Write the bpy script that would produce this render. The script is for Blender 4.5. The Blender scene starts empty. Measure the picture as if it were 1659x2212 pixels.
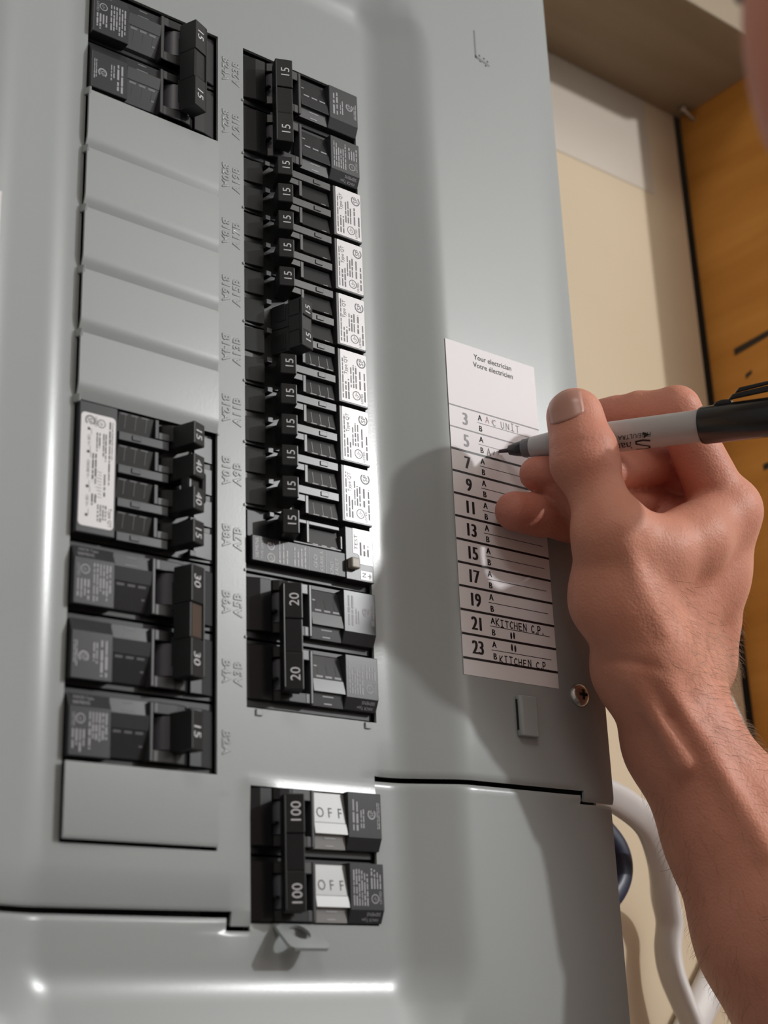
import bpy, bmesh, math, random
import numpy as np
from mathutils import Vector, Matrix
random.seed(7)
scene = bpy.context.scene
COL = scene.collection
MM = 0.001
Z0 = 1.30            # height of the panel reference line above the floor (m)

def W(X, V, o):      # millimetres: right, up, out of the wall -> world metres
    return Vector((X*MM, -o*MM, V*MM + Z0))

# ---------------------------------------------------------------- camera, world, lights
cam = bpy.data.cameras.new('camera')
cam_o = bpy.data.objects.new('camera', cam); COL.objects.link(cam_o)
cam.sensor_fit = 'VERTICAL'; cam.sensor_height = 36.0
cam.lens = 3194.68/2212*36.0
cam.clip_start = 0.01; cam.clip_end = 50
Rr = (0.784550, 0.036873, -0.618968); Rd = (0.181689, 0.940745, 0.286335); Rf = (0.592849, -0.337103, 0.731363)
def fit2w(a): return Vector((a[0], a[2], -a[1]))
r_, u_, b_ = fit2w(Rr), -fit2w(Rd), -fit2w(Rf)
m = Matrix((r_, u_, b_)).transposed().to_4x4()
m.translation = W(-214.604, -88.621, 433.860)
cam_o.matrix_world = m
cam.dof.use_dof = True
cam.dof.focus_distance = 0.615
cam.dof.aperture_fstop = 10.0
scene.camera = cam_o

wd = bpy.data.worlds.new('room_light'); scene.world = wd; wd.use_nodes = True
bg = wd.node_tree.nodes['Background']
bg.inputs[0].default_value = (1.0, 0.93, 0.86, 1); bg.inputs[1].default_value = 0.12

key = bpy.data.lights.new('ceiling_bulb', 'POINT'); key.energy = 117.0
key.shadow_soft_size = 0.05; key.color = (0.985, 1.0, 1.0)
key_o = bpy.data.objects.new('ceiling_bulb', key); COL.objects.link(key_o)
key_o.location = W(1710, 985, 1900)

fill = bpy.data.lights.new('added_fill', 'AREA'); fill.shape = 'SQUARE'; fill.size = 0.6; fill.energy = 8.0; fill.color = (1.0, 0.95, 0.88)  # added unseen fill, brightens the thumb and the shaded side
fill_o = bpy.data.objects.new('added_fill', fill); COL.objects.link(fill_o)
fill_o.location = W(-650, 1490, 1250)

vs = scene.view_settings
vs.view_transform = 'Standard'; vs.look = 'None'; vs.exposure = 0.0; vs.gamma = 1.0
vs.use_curve_mapping = False

# ---------------------------------------------------------------- materials
def mat(name, color, rough=0.5, metallic=0.0, spec=0.5, bump=None, vary=None, coat=0.0, sss=0.0, coat_rough=0.1):
    mt = bpy.data.materials.new(name); mt.use_nodes = True
    nt = mt.node_tree; b = nt.nodes['Principled BSDF']
    b.inputs['Base Color'].default_value = (*color, 1)
    b.inputs['Roughness'].default_value = rough
    b.inputs['Metallic'].default_value = metallic
    b.inputs['Specular IOR Level'].default_value = spec
    if coat:
        b.inputs['Coat Weight'].default_value = coat; b.inputs['Coat Roughness'].default_value = coat_rough
    if sss:
        b.inputs['Subsurface Weight'].default_value = sss
        b.inputs['Subsurface Radius'].default_value = (1.0, 0.35, 0.2)
        b.inputs['Subsurface Scale'].default_value = 0.003
    if bump or vary:
        tc = nt.nodes.new('ShaderNodeTexCoord')
    if vary:   # (scale, other colour, detail[, stretch])
        n = nt.nodes.new('ShaderNodeTexNoise'); n.inputs['Scale'].default_value = vary[0]; n.inputs['Detail'].default_value = vary[2]
        src = tc.outputs['Object']
        if len(vary) > 3:
            mp = nt.nodes.new('ShaderNodeMapping'); mp.inputs['Scale'].default_value = vary[3]
            nt.links.new(src, mp.inputs[0]); src = mp.outputs[0]
        nt.links.new(src, n.inputs['Vector'])
        rp = nt.nodes.new('ShaderNodeValToRGB'); rp.color_ramp.elements[0].position = 0.3; rp.color_ramp.elements[1].position = 0.7
        rp.color_ramp.elements[0].color = (*color, 1); rp.color_ramp.elements[1].color = (*vary[1], 1)
        nt.links.new(n.outputs['Fac'], rp.inputs[0]); nt.links.new(rp.outputs[0], b.inputs['Base Color'])
    if bump:   # (scale, strength, distance)
        n2 = nt.nodes.new('ShaderNodeTexNoise'); n2.inputs['Scale'].default_value = bump[0]; n2.inputs['Detail'].default_value = 4
        nt.links.new(tc.outputs['Object'], n2.inputs['Vector'])
        bp = nt.nodes.new('ShaderNodeBump'); bp.inputs['Strength'].default_value = bump[1]; bp.inputs['Distance'].default_value = bump[2]
        nt.links.new(n2.outputs['Fac'], bp.inputs['Height']); nt.links.new(bp.outputs[0], b.inputs['Normal'])
    return mt

M = {}
M['paint'] = mat('grey_panel_paint', (0.345, 0.366, 0.368), 0.245, spec=0.42, bump=(900, 0.035, 0.0004))
M['black'] = mat('black_plastic', (0.013, 0.0135, 0.015), 0.36, spec=0.35)
M['face'] = mat('charcoal_plastic', (0.030, 0.032, 0.036), 0.28, spec=0.4)
M['hood'] = mat('dark_grey_plastic', (0.044, 0.044, 0.047), 0.33, spec=0.5)
M['handle'] = mat('handle_plastic', (0.017, 0.018, 0.019), 0.33, spec=0.4)
M['drum'] = mat('drum_plastic', (0.10, 0.10, 0.12), 0.4)
M['print'] = mat('light_print', (0.36, 0.36, 0.38), 0.5)
M['white_print'] = mat('white_print', (0.68, 0.68, 0.70), 0.5)
M['dark_print'] = mat('dark_print', (0.03, 0.03, 0.032), 0.5)
M['grey_print'] = mat('grey_print', (0.16, 0.16, 0.17), 0.5)
M['sticker'] = mat('white_sticker', (0.80, 0.78, 0.80), 0.30, spec=0.5)
M['paper'] = mat('label_paper', (0.86, 0.825, 0.85), 0.5, spec=0.35)
M['ink'] = mat('black_ink', (0.012, 0.011, 0.013), 0.45)
M['pink_ink'] = mat('reddish_ink', (0.42, 0.18, 0.20), 0.5)
M['glare_grey_ink'] = mat('glare_grey_ink', (0.22, 0.21, 0.23), 0.5)  # print paled by glare, put into the colour; also grey handwriting
M['beige'] = mat('beige_button', (0.36, 0.33, 0.28), 0.4)
M['brown'] = mat('brown_insert', (0.070, 0.040, 0.024), 0.4)
M['steel'] = mat('screw_steel', (0.62, 0.60, 0.57), 0.22, metallic=1.0)
M['void'] = mat('box_inside', (0.012, 0.012, 0.013), 0.7)
M['box'] = mat('galvanised_box', (0.30, 0.31, 0.31), 0.45, metallic=0.4)
M['board'] = mat('tan_board', (0.66, 0.535, 0.375), 0.7, spec=0.25, vary=(6, (0.71, 0.58, 0.42), 5), bump=(350, 0.12, 0.0005))
M['stud'] = mat('orange_wood', (0.60, 0.255, 0.045), 0.6, spec=0.3, vary=(9, (0.74, 0.345, 0.075), 6, (1, 6, 0.7)), bump=(160, 0.15, 0.0006))
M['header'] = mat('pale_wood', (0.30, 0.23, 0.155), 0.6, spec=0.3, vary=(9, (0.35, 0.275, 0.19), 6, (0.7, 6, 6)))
M['floor'] = mat('concrete', (0.10, 0.095, 0.09), 0.8, vary=(4, (0.13, 0.125, 0.12), 6))
M['plaster'] = mat('warm_plaster', (0.34, 0.33, 0.32), 0.9)
M['white_wall'] = mat('white_wall_paint', (0.42, 0.405, 0.39), 0.9)
M['joist'] = mat('pale_ceiling', (0.45, 0.43, 0.41), 0.9)
M['cavity'] = mat('cavity_shade', (0.05, 0.035, 0.02), 0.9)  # dark colour stands in for the shade in the gap beside the stud
M['tape'] = mat('pale_tape', (0.60, 0.53, 0.45), 0.35, spec=0.5)
M['mark'] = mat('marker_stroke', (0.030, 0.022, 0.016), 0.6)
M['cable_w'] = mat('white_cable_jacket', (0.70, 0.66, 0.64), 0.42, bump=(260, 0.1, 0.0006))
M['cable_b'] = mat('dark_blue_jacket', (0.014, 0.020, 0.050), 0.4)
M['pen_grey'] = mat('pen_barrel', (0.47, 0.455, 0.455), 0.36)
M['pen_black'] = mat('pen_cap', (0.012, 0.012, 0.013), 0.22, spec=0.6)
M['felt'] = mat('felt_tip', (0.06, 0.04, 0.05), 0.8)
M['shirt'] = mat('pale_cotton', (0.62, 0.60, 0.58), 0.9, spec=0.2, bump=(700, 0.3, 0.0005))
M['jeans'] = mat('denim', (0.06, 0.085, 0.15), 0.9, spec=0.2)
M['boot'] = mat('brown_leather', (0.09, 0.05, 0.03), 0.6)
M['hair'] = mat('brown_hair', (0.060, 0.034, 0.018), 0.6)
M['armhair'] = mat('arm_hair', (0.20, 0.10, 0.04), 0.5)
M['nail'] = mat('finger_nail', (0.56, 0.29, 0.23), 0.30, spec=0.5, sss=0.1)
M['eye'] = mat('eye_white', (0.7, 0.68, 0.65), 0.2)
M['iris'] = mat('iris', (0.05, 0.04, 0.03), 0.2)

# ---------------------------------------------------------------- mesh helpers (millimetre input)
class MB:
    def __init__(s): s.v = []; s.f = []; s.m = []
    def add(s, vs, fs, mi=0):
        o = len(s.v); s.v += [tuple(p) for p in vs]
        for f in fs: s.f.append([i+o for i in f]); s.m.append(mi)
    def box(s, x0, x1, y0, y1, z0, z1, mi=0):
        s.add([(x0,y0,z0),(x1,y0,z0),(x1,y1,z0),(x0,y1,z0),(x0,y0,z1),(x1,y0,z1),(x1,y1,z1),(x0,y1,z1)],
              [(0,3,2,1),(4,5,6,7),(0,1,5,4),(1,2,6,5),(2,3,7,6),(3,0,4,7)], mi)
    def prism(s, prof, a0, a1, axis, mi=0):
        # axis 'x': prof of (y,z) swept along x ; axis 'y': prof of (x,z) swept along y ; 'z': prof of (x,y) along z
        def P(p, a): return {'x': (a, p[0], p[1]), 'y': (p[0], a, p[1]), 'z': (p[0], p[1], a)}[axis]
        n = len(prof)
        s.add([P(p, a0) for p in prof]+[P(p, a1) for p in prof],
              [tuple(range(n)), tuple(range(2*n-1, n-1, -1))]+[(i, (i+1) % n, n+(i+1) % n, n+i) for i in range(n)], mi)
    def text(s, string, cx, cy, size, z, ang=0.0, mi=0, sx=1.0, align='C', shear=0.0, fn=None):
        vs, fs, w = text_geo(string)
        ca, sa = math.cos(ang), math.sin(ang); out = []
        off = {'C': w/2, 'L': 0, 'R': w}[align]
        for x, y in vs:
            a = (x-off+shear*y)*size*sx; b = (y-0.36)*size
            q = (cx+a*ca-b*sa, cy+a*sa+b*ca, z)
            out.append(fn(*q) if fn else q)
        s.add(out, fs, mi)
    def ring(s, cx, cy, r0, r1, z, n=20, mi=0, a0=0, a1=2*math.pi, fn=None):
        vs = []
        for i in range(n+1):
            a = a0+(a1-a0)*i/n
            for r in (r0, r1):
                q = (cx+r*math.cos(a), cy+r*math.sin(a), z); vs.append(fn(*q) if fn else q)
        s.add(vs, [(2*i, 2*i+1, 2*i+3, 2*i+2) for i in range(n)], mi)
    def quad(s, x0, x1, y0, y1, z, mi=0):
        s.add([(x0,y0,z),(x1,y0,z),(x1,y1,z),(x0,y1,z)], [(0,1,2,3)], mi)
    def stroke(s, pts, w, z, mi=0, fn=None):
        for (a, b) in zip(pts, pts[1:]):
            d = Vector((b[0]-a[0], b[1]-a[1])); L = d.length
            if L < 1e-6: continue
            d /= L; n = Vector((-d.y, d.x))*w/2; e = d*w*0.35
            q = [(a[0]-e.x+n.x, a[1]-e.y+n.y, z), (a[0]-e.x-n.x, a[1]-e.y-n.y, z), (b[0]+e.x-n.x, b[1]+e.y-n.y, z), (b[0]+e.x+n.x, b[1]+e.y+n.y, z)]
            if fn: q = [fn(*p) for p in q]
            s.add(q, [(0,1,2,3)], mi)
    def fine(s, x0, x1, y0, y1, n, z, seed, mi=0, along='x', ragged=0.35, fill=0.5):
        # rows of tiny illegible print: n rows of broken bars running along x (or y)
        rnd = random.Random(seed)
        for i in range(n):
            if along == 'x':
                p = (y1-y0)/n; c = y0+(i+0.5)*p; a, e = x0, x1-(x1-x0)*rnd.random()*ragged
            else:
                p = (x1-x0)/n; c = x0+(i+0.5)*p; a, e = y0, y1-(y1-y0)*rnd.random()*ragged
            while a < e:
                w = rnd.uniform(0.5, 2.2)*p*1.6; b = min(a+w, e); h = p*fill/2*rnd.uniform(0.75, 1.1)
                if along == 'x': s.quad(a, b, c-h, c+h, z, mi)
                else: s.quad(c-h, c+h, a, b, z, mi)
                a = b+p*rnd.uniform(0.2, 0.6)
    def mesh(s, name, recalc=False):
        me = bpy.data.meshes.new(name)
        me.from_pydata([Vector(p)*MM for p in s.v], [], s.f); me.update()
        if len(set(s.m)) > 1: me.polygons.foreach_set('material_index', s.m)
        if recalc:
            bm = bmesh.new(); bm.from_mesh(me); bmesh.ops.recalc_face_normals(bm, faces=bm.faces); bm.to_mesh(me); bm.free()
        return me
    def build(s, name, mats, parent=None, bevel=0.0, seg=2, smooth=None, world=False, recalc=True):
        me = s.mesh(name, recalc)
        for k in ([mats] if isinstance(mats, str) else mats): me.materials.append(M[k])
        o = bpy.data.objects.new(name, me); COL.objects.link(o)
        if parent is not None: o.parent = parent
        if smooth is not None:
            me.shade_smooth(); me.set_sharp_from_angle(angle=math.radians(smooth))
        if bevel:
            bv = o.modifiers.new('bevel', 'BEVEL'); bv.width = bevel*MM; bv.segments = seg; bv.limit_method = 'ANGLE'
            bv.angle_limit = math.radians(35); bv.harden_normals = False
        return o

_tc = {}
def text_geo(string):
    if string not in _tc:
        cu = bpy.data.curves.new('t', 'FONT'); cu.body = string; cu.size = 1.0; cu.resolution_u = 3
        o = bpy.data.objects.new('t', cu); me = o.to_mesh()
        vs = [(v.co.x, v.co.y) for v in me.vertices]; fs = [tuple(p.vertices) for p in me.polygons]
        o.to_mesh_clear(); bpy.data.objects.remove(o); bpy.data.curves.remove(cu)
        w = max([p[0] for p in vs], default=0)
        _tc[string] = (vs, fs, w)
    return _tc[string]

def tag(o, label=None, cat=None, group=None, kind=None):
    if label: o['label'] = label
    if cat: o['category'] = cat
    if group: o['group'] = group
    if kind: o['kind'] = kind
    return o
def empty(name, loc, rot=None):
    o = bpy.data.objects.new(name, None); COL.objects.link(o); o.empty_display_size = 0.02
    if rot is not None:
        mm = rot.to_4x4(); mm.translation = loc; o.matrix_world = mm
    else: o.location = loc
    return o
def children(o): return [c for c in bpy.data.objects if c.parent == o]
def copy_tree(o, parent=None):
    c = o.copy(); COL.objects.link(c); c.parent = parent
    for ch in children(o): copy_tree(ch, c)
    return c
# panel frame: local x = right, local y = up, local z = out of the wall
PANEL = Matrix(((1,0,0),(0,0,-1),(0,1,0)))
# breaker frames: local x = reading direction of the lettering, local y = from the outer end to the middle strip, z = out
RCOL = Matrix(((0,-1,0),(0,0,-1),(1,0,0)))
LCOL = Matrix(((0,1,0),(0,0,-1),(-1,0,0)))

# ---------------------------------------------------------------- the setting
def pbuild(mb, name, mats, parent=None, **k):      # geometry given in panel millimetres, object origin at the panel origin
    o = mb.build(name, mats, parent, **k)
    if parent is None:
        mm = PANEL.to_4x4(); mm.translation = W(0, 0, 0); o.matrix_world = mm
    return o
b = MB(); b.box(-700, 470, -1300, 1300, -108, -90)
tag(pbuild(b, 'wall_back', 'board'), kind='structure')
b = MB(); b.box(-2200, 2600, -1320, -1300, -200, 2600)
tag(pbuild(b, 'floor', 'floor'), kind='structure')
b = MB(); b.box(-2200, 2600, 1500, 1520, -110, 2600)
tag(pbuild(b, 'ceiling', 'joist'), kind='structure')
b = MB(); b.box(-2200, 2600, -1300, 1500, -130, -110)
tag(pbuild(b, 'wall_rear', 'cavity'), kind='structure')
b = MB(); b.box(522, 2600, -1300, 1500, -108, -90)
tag(pbuild(b, 'wall_beside_stud', 'board'), kind='structure')
for nm, bb in (('wall_front', (-2200, 2600, -1300, 1500, 2600, 2620)), ('wall_left', (-1420, -1400, -1300, 1500, -110, 2600)), ('wall_right', (2600, 2620, -1300, 1500, -110, 2600))):
    b = MB(); b.box(*bb); tag(pbuild(b, nm, 'white_wall' if nm == 'wall_left' else 'plaster'), kind='structure')
# studs and the header between them
def stud(x0, x1, label):
    e = empty('wall_stud', W(x0, -1300, -90), PANEL)
    b = MB(); b.box(0, x1-x0, 0, 2400, 0, 70)
    b.build('timber', 'stud', e, bevel=1.2)
    return tag(e, label, 'stud')
st = stud(476, 516, 'orange wooden stud with black marker strokes, right of the panel')
stud(-700, -660, 'orange wooden stud beyond the left edge of the panel')
for (y, a0, a1, dy, w) in ((300.0-8, 20, 59, 4, 3.6), (213, 30, 64, 3, 3.0), (300-26, 26, 31, 2, 2.4)):
    b = MB(); y0 = 1300+y+8
    b.add([(-0.25, y0, a0), (-0.25, y0+dy, a1), (-0.25, y0+dy+w, a1), (-0.25, y0+w*1.3, a0)], [(0, 1, 2, 3)])
    b.build('marker_stroke', 'mark', st, recalc=False)
b = MB()
for i in range(10): pass
b.prism([(1.6*math.cos(i*math.pi/5), 1.6*math.sin(i*math.pi/5)) for i in range(10)], -12, 0, 'z')
b.prism([(3.2*math.cos(i*math.pi/5), 3.2*math.sin(i*math.pi/5)) for i in range(10)], -13, -12, 'z')
n = b.build('nail', 'steel', st, smooth=40)
n.matrix_local = Matrix.Translation((0, 1.775, 0.012)) @ Matrix.Rotation(math.radians(90), 4, 'Y') @ Matrix.Rotation(math.radians(25), 4, 'X')
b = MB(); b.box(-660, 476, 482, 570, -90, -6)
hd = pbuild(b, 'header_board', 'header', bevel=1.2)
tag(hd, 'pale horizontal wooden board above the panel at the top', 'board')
b = MB(); b.box(330, 441, 412, 500, -90, -89.6)
tp = pbuild(b, 'tape', 'tape'); tag(tp, 'pale strip of tape stuck on the tan board above the hand', 'tape')

# ---------------------------------------------------------------- panel box
b = MB()
x0, x1, y0, y1 = -112, 240, -330, 440
b.box(x0, x1, y0, y1, -89.5, -86)
b.box(x0, x0+1.5, y0, y1, -86, 5); b.box(x1-1.5, x1, y0, y1, -86, 5)
b.box(x0+1.5, x1-1.5, y0, y0+1.5, -86, 5); b.box(x0+1.5, x1-1.5, y1-1.5, y1, -86, 5)
bx = pbuild(b, 'panel_box', 'box'); tag(bx, 'grey steel electrical box mounted on the tan board behind the covers', 'electrical box')

# ---------------------------------------------------------------- covers: recessed tray, sloped sides, outer flange
TX0, TX1, TV0, TV1 = -9.3, 138.7, -69.0, 347.0
def B(t, b=5.0):
    return 0.0 if t < -b else ((t+b)**2/(4*b) if t < b else t)
def height(X, V):
    r = 9.0
    cx, cy = (TX0+TX1)/2, (TV0+TV1)/2; hx, hy = (TX1-TX0)/2-r, (TV1-TV0)/2-r
    qx, qy = abs(X-cx)-hx, abs(V-cy)-hy
    d = math.hypot(max(qx, 0), max(qy, 0)) + min(max(qx, qy), 0) - r
    h = 10.0/25.6*(B(d)-B(d-25.6))
    if X > 236.5: h -= 0.09*(X-236.5)
    return h
def lines(lo, hi, fine, must):
    s = set(must) | {lo, hi}
    for a, c, st_ in fine:
        t = a
        while t <= c: s.add(round(t, 3)); t += st_
    s = sorted(x for x in s if lo-1e-6 <= x <= hi+1e-6)
    out = [s[0]]
    for x in s[1:]:
        if x-out[-1] < 0.25 and x not in must: continue
        while x-out[-1] > 14: out.append(out[-1]+12)
        out.append(x)
    return out
LX0, LX1, LV0, LV1 = 0.0, 58.6, -25.8, 305.2
RX0, RX1, RV0, RV1 = 70.9, 129.4, 25.0, 305.2
MX0, MX1, MV0, MV1 = 72.0, 127.5, -49.2, -2.6
fx = [(-42, -26, 1.6), (-17, -1, 1.4), (131, 147, 1.4), (156, 173, 1.6), (236.5, 246.5, 5)]
fv = [(-102, -86, 2), (-77, -61, 1.4), (339, 356, 2), (365, 381, 2)]
def seam_up(X):
    return -45.4 if X < 64.5 else (-50.2 if X < MX0 else (MV1 if X < MX1 else (4.9 if X < 228.3 else 0.5)))
def seam_lo(X):
    return -47.6 if X < 62.5 else (-51.8 if X < MX0 else (MV0 if X < MX1 else (3.0 if X < 226.3 else -0.5)))
def cover(name, inside, XS, VS, mod):
    idx = {}; vs = []; fs = []
    def vid(i, j):
        if (i, j) not in idx:
            idx[(i, j)] = len(vs); vs.append((XS[i], VS[j], mod(XS[i], VS[j])))
        return idx[(i, j)]
    for i in range(len(XS)-1):
        for j in range(len(VS)-1):
            if inside((XS[i]+XS[i+1])/2, (VS[j]+VS[j+1])/2):
                fs.append((vid(i, j), vid(i+1, j), vid(i+1, j+1), vid(i, j+1)))
    mb = MB(); mb.add(vs, fs)
    return mb
mustx = {LX0, LX1, RX0, RX1, MX0, MX1, 64.5, 62.5, 228.3, 226.3, 246.5, 244.8}
def in_open(X, V):
    return (LX0 < X < LX1 and LV0 < V < LV1) or (RX0 < X < RX1 and RV0 < V < RV1) or (MX0 < X < MX1 and MV0 < V < MV1)
def up_mod(X, V):
    h = height(X, V)
    if MX0-0.1 <= X <= MX1+0.1 and MV1-0.1 < V < 3: h += 0.014*(3-V)**2
    e = seam_up(X)
    if not (MX0 <= X <= MX1):
        t = V-e
        if 0 <= t < 3: h -= 0.11*(3-t)**2
    return h
def lo_mod(X, V):
    h = height(X, V)-0.3
    e = seam_lo(X)
    t = e-V
    if 0 <= t < 2.0 and not (MX0 < X < MX1): h -= 0.16*(2.0-t)**2
    return h
cov = empty('panel_cover', W(64, 0, 0), PANEL)
XS = lines(-117.0, 246.5, fx, mustx)
mv = {LV0, LV1, RV0, RV1, -45.4, -50.2, -43.9, -44.8, MV1, MV1+1.5, MV1+3, MV1+4.5, 4.9, 5.8, 6.8, 7.9, 0.5, 1.4, 2.4, 3.5}
VS = lines(-50.2, 455.0, fv, mv)
mb = cover('face', lambda X, V: V > seam_up(X) and not in_open(X, V), XS, VS, up_mod)
mb.v = [(p[0]-64, p[1], p[2]) for p in mb.v]
def finish(o, th):
    o.data.shade_smooth(); o.data.set_sharp_from_angle(angle=math.radians(30))
    so = o.modifiers.new('thickness', 'SOLIDIFY'); so.thickness = th*MM; so.offset = -1.0
    es = o.modifiers.new('split', 'EDGE_SPLIT'); es.split_angle = math.radians(32)
face = mb.build('face', 'paint', cov, recalc=False); finish(face, 1.3)
tag(cov, 'grey painted steel panel cover with breaker openings and stamped numbers', 'panel cover')
low = empty('main_cover', W(64, -50, 0), PANEL)
XS2 = lines(-116.0, 244.8, fx, mustx)
mv2 = {-47.6, -51.8, -48.2, -48.8, -49.6, -52.4, -53.0, -53.8, MV0, 3.0, 2.5, 1.9, 1.0, -0.5, -1.1, -1.7, -2.5}
VS2 = lines(-345.0, 3.0, fv, mv2)
mb = cover('face', lambda X, V: V < seam_lo(X) and not in_open(X, V), XS2, VS2, lo_mod)
mb.v = [(p[0]-64, p[1]+50, p[2]) for p in mb.v]
face2 = mb.build('face', 'paint', low, recalc=False); finish(face2, 1.3)
tag(low, 'grey lower cover plate below the seam, around the 100 amp main breaker', 'panel cover')

# knockout plates over the unused slots of the left column
def plate_mesh(h, bottom_gap):
    mb = MB(); nx = 6
    prof = [(0.15, -1.9), (1.3, -1.45), (3.0, -0.75), (4.8, -0.22), (6.6, 0.0), (h-0.15, 0.0)]
    if bottom_gap: prof = [(0.9, -0.45), (1.5, -0.15), (2.4, 0.0), (h-0.15, 0.0)]
    k = len(prof); vs = []
    for i in range(nx+1):
        X = 0.1+(58.4)*i/nx; top = 2.6-1.5*(i/nx)
        for (v, z) in prof: vs.append((X, v, top+z*(1.0-0.45*i/nx)))
    fs = [(i*k+j, (i+1)*k+j, (i+1)*k+j+1, i*k+j+1) for i in range(nx) for j in range(k-1)]
    mb.add(vs, fs); return mb
proto = None
for s_ in range(5, 10):
    if proto is None:
        proto = plate_mesh(25.4, False).build('knockout_plate', 'paint', cov, recalc=False); finish(proto, 0.9); o = proto
    else:
        o = proto.copy(); COL.objects.link(o); o.parent = cov
    o.location = Vector((-64, 25.4*s_, 0))*MM
o = plate_mesh(25.5, True).build('knockout_plate', 'paint', cov, recalc=False); finish(o, 0.9)
o.location = Vector((-64, -25.5, 0))*MM
o['label'] = 'large blank plate below the single breaker'

for k in range(5, 11):
    b = MB(); b.prism([(-0.9, 0.0), (0.6, 0.0), (0.9, 2.9), (0.2, 2.6)], 25.4*k-1.7, 25.4*k+1.4, 'y')
    b.v = [(p[0]-64, p[1], p[2]) for p in b.v]; b.build('bridge_tab', 'paint', cov, bevel=0.3)
# stamped circuit numbers
def stamp(string, X, V, ang, size):
    cu = bpy.data.curves.new('stamp', 'FONT'); cu.body = string; cu.size = size*MM; cu.align_x = 'CENTER'; cu.align_y = 'CENTER'
    cu.extrude = 0.01*MM; cu.bevel_depth = 0.25*MM; cu.bevel_resolution = 2; cu.resolution_u = 2; cu.space_character = 1.12
    t = bpy.data.objects.new('t', cu); me = t.to_mesh().copy()
    t.to_mesh_clear(); bpy.data.objects.remove(t); bpy.data.curves.remove(cu)
    me.materials.clear(); me.materials.append(M['paint'])
    me.shade_smooth(); me.set_sharp_from_angle(angle=math.radians(80))
    o = bpy.data.objects.new('stamped_number', me); COL.objects.link(o); o.parent = cov
    o.matrix_local = Matrix.Translation(Vector((X-64, V, 0.0))*MM) @ Matrix.Rotation(ang, 4, 'Z')
for k in range(12):
    c = 25.4*(k+0.5)
    stamp('B%dA' % (2*k+2), 62.2, c-1.0, -math.pi/2, 4.7)
    if k >= 1: stamp('A%dB' % (2*k+1), 67.4, c-1.5, math.pi/2, 4.7)
b = MB(); b.text('E', 61.6-64, -6, 4.4, 0.06, -math.pi/2); b.build('stamped_number', 'paint', cov, recalc=False)

# hinge slots, screws and small details of the upper cover
b = MB()
b.box(195.2-64, 196.3-64, 348.2, 364, 9.7, 10.06)
b.add([(195.2-64, 348.4, 10.06), (204.3-64, 346.6, 10.06), (204.3-64, 347.8, 10.06), (195.2-64, 350.0, 10.06)], [(0, 1, 2, 3)])
b.build('hinge_slot', 'grey_print', cov)
b = MB()
for (xx, vv) in ((197.8, 350.3), (200.6, 349.8), (202.8, 349.0), (198.2, 347.2), (201.6, 346.2)):
    b.box(xx-64, xx-63.1, vv, vv+0.7, 9.9, 10.5)
b.build('hinge_burr', 'paint', cov, bevel=0.2)
b = MB()
b.prism([(0, 10.0), (0, 12.2), (0.8, 12.9), (9.4, 12.9), (10.2, 10.0)], 24.0, 40.5, 'y')
b.v = [(p[0]+193.0-64, p[1], p[2]) for p in b.v]
tab = b.build('hinge_tab', 'paint', cov, bevel=0.9, seg=3, smooth=40)
b = MB(); b.box(192.85-64, 193.02-64, 26.5, 39.0, 10.3, 11.3); b.build('slit', 'void', tab)
b = MB(); n = 20; prof = [(0.0, 2.9), (2.2, 2.75), (4.0, 2.1), (5.0, 1.0), (5.2, 0.0)]
vs = [(229.9-64, 44.6, 10+prof[0][1])]
for (r, z) in prof[1:]:
    vs += [(229.9-64+r*math.cos(2*math.pi*i/n), 44.6+r*math.sin(2*math.pi*i/n), 10+z) for i in range(n)]
fs = [(0, 1+i, 1+(i+1) % n) for i in range(n)]
for k in range(len(prof)-2):
    fs += [(1+k*n+i, 1+(k+1)*n+i, 1+(k+1)*n+(i+1) % n, 1+k*n+(i+1) % n) for i in range(n)]
b.add(vs, fs); sc_ = b.build('screw', 'steel', cov, smooth=50)
b = MB(); b.box(229.9-64-0.6, 229.9-64+0.6, 44.6-2.2, 44.6+2.2, 12.2, 13.0); b.box(229.9-64-2.2, 229.9-64+2.2, 44.6-0.6, 44.6+0.6, 12.2, 13.0)
b.build('cross_slot', 'void', sc_)
for (X, V) in ((76.0, 23.6), (125.0, 23.6)):
    b = MB(); b.box(X-1.4-64, X+1.4-64, V-1.3, V+1.2, 0.0, 0.7); b.build('break_off_burr', 'paint', cov, bevel=0.3)
for k in range(5, 10):
    b = MB(); b.box(57.9-64, 58.9-64, 25.4*k-0.7, 25.4*k+0.4, 0.3, 0.9); b.build('break_off_burr', 'paint', cov, bevel=0.3)
for k in range(2, 12):
    b = MB(); b.box(70.1-64, 70.9-64, 25.4*k-0.7, 25.4*k+0.4, 0.0, 0.5); b.build('break_off_burr', 'paint', cov, bevel=0.2)

# padlock tab under the main breaker
b = MB(); n = 24
outer = [(0, 0), (16.5, 0), (17.0, 11.0), (16.6, 12.6), (15.2, 13.6), (1.8, 13.6), (0.4, 12.6), (0.0, 11.0)]
hole = [(8.4+4.0*math.cos(2*math.pi*i/n), 4.6+4.0*math.sin(2*math.pi*i/n)) for i in range(n)]
bm = bmesh.new()
ov = [bm.verts.new((p[0]*MM, p[1]*MM, 0)) for p in outer]; hv = [bm.verts.new((p[0]*MM, p[1]*MM, 0)) for p in hole]
es = [bm.edges.new((ov[i], ov[(i+1) % len(ov)])) for i in range(len(ov))]+[bm.edges.new((hv[i], hv[(i+1) % n])) for i in range(n)]
bmesh.ops.triangle_fill(bm, use_beauty=True, use_dissolve=False, edges=es)
me = bpy.data.meshes.new('padlock_tab'); bm.to_mesh(me); bm.free(); me.materials.append(M['paint'])
o = bpy.data.objects.new('padlock_tab', me); COL.objects.link(o); o.parent = low
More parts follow.
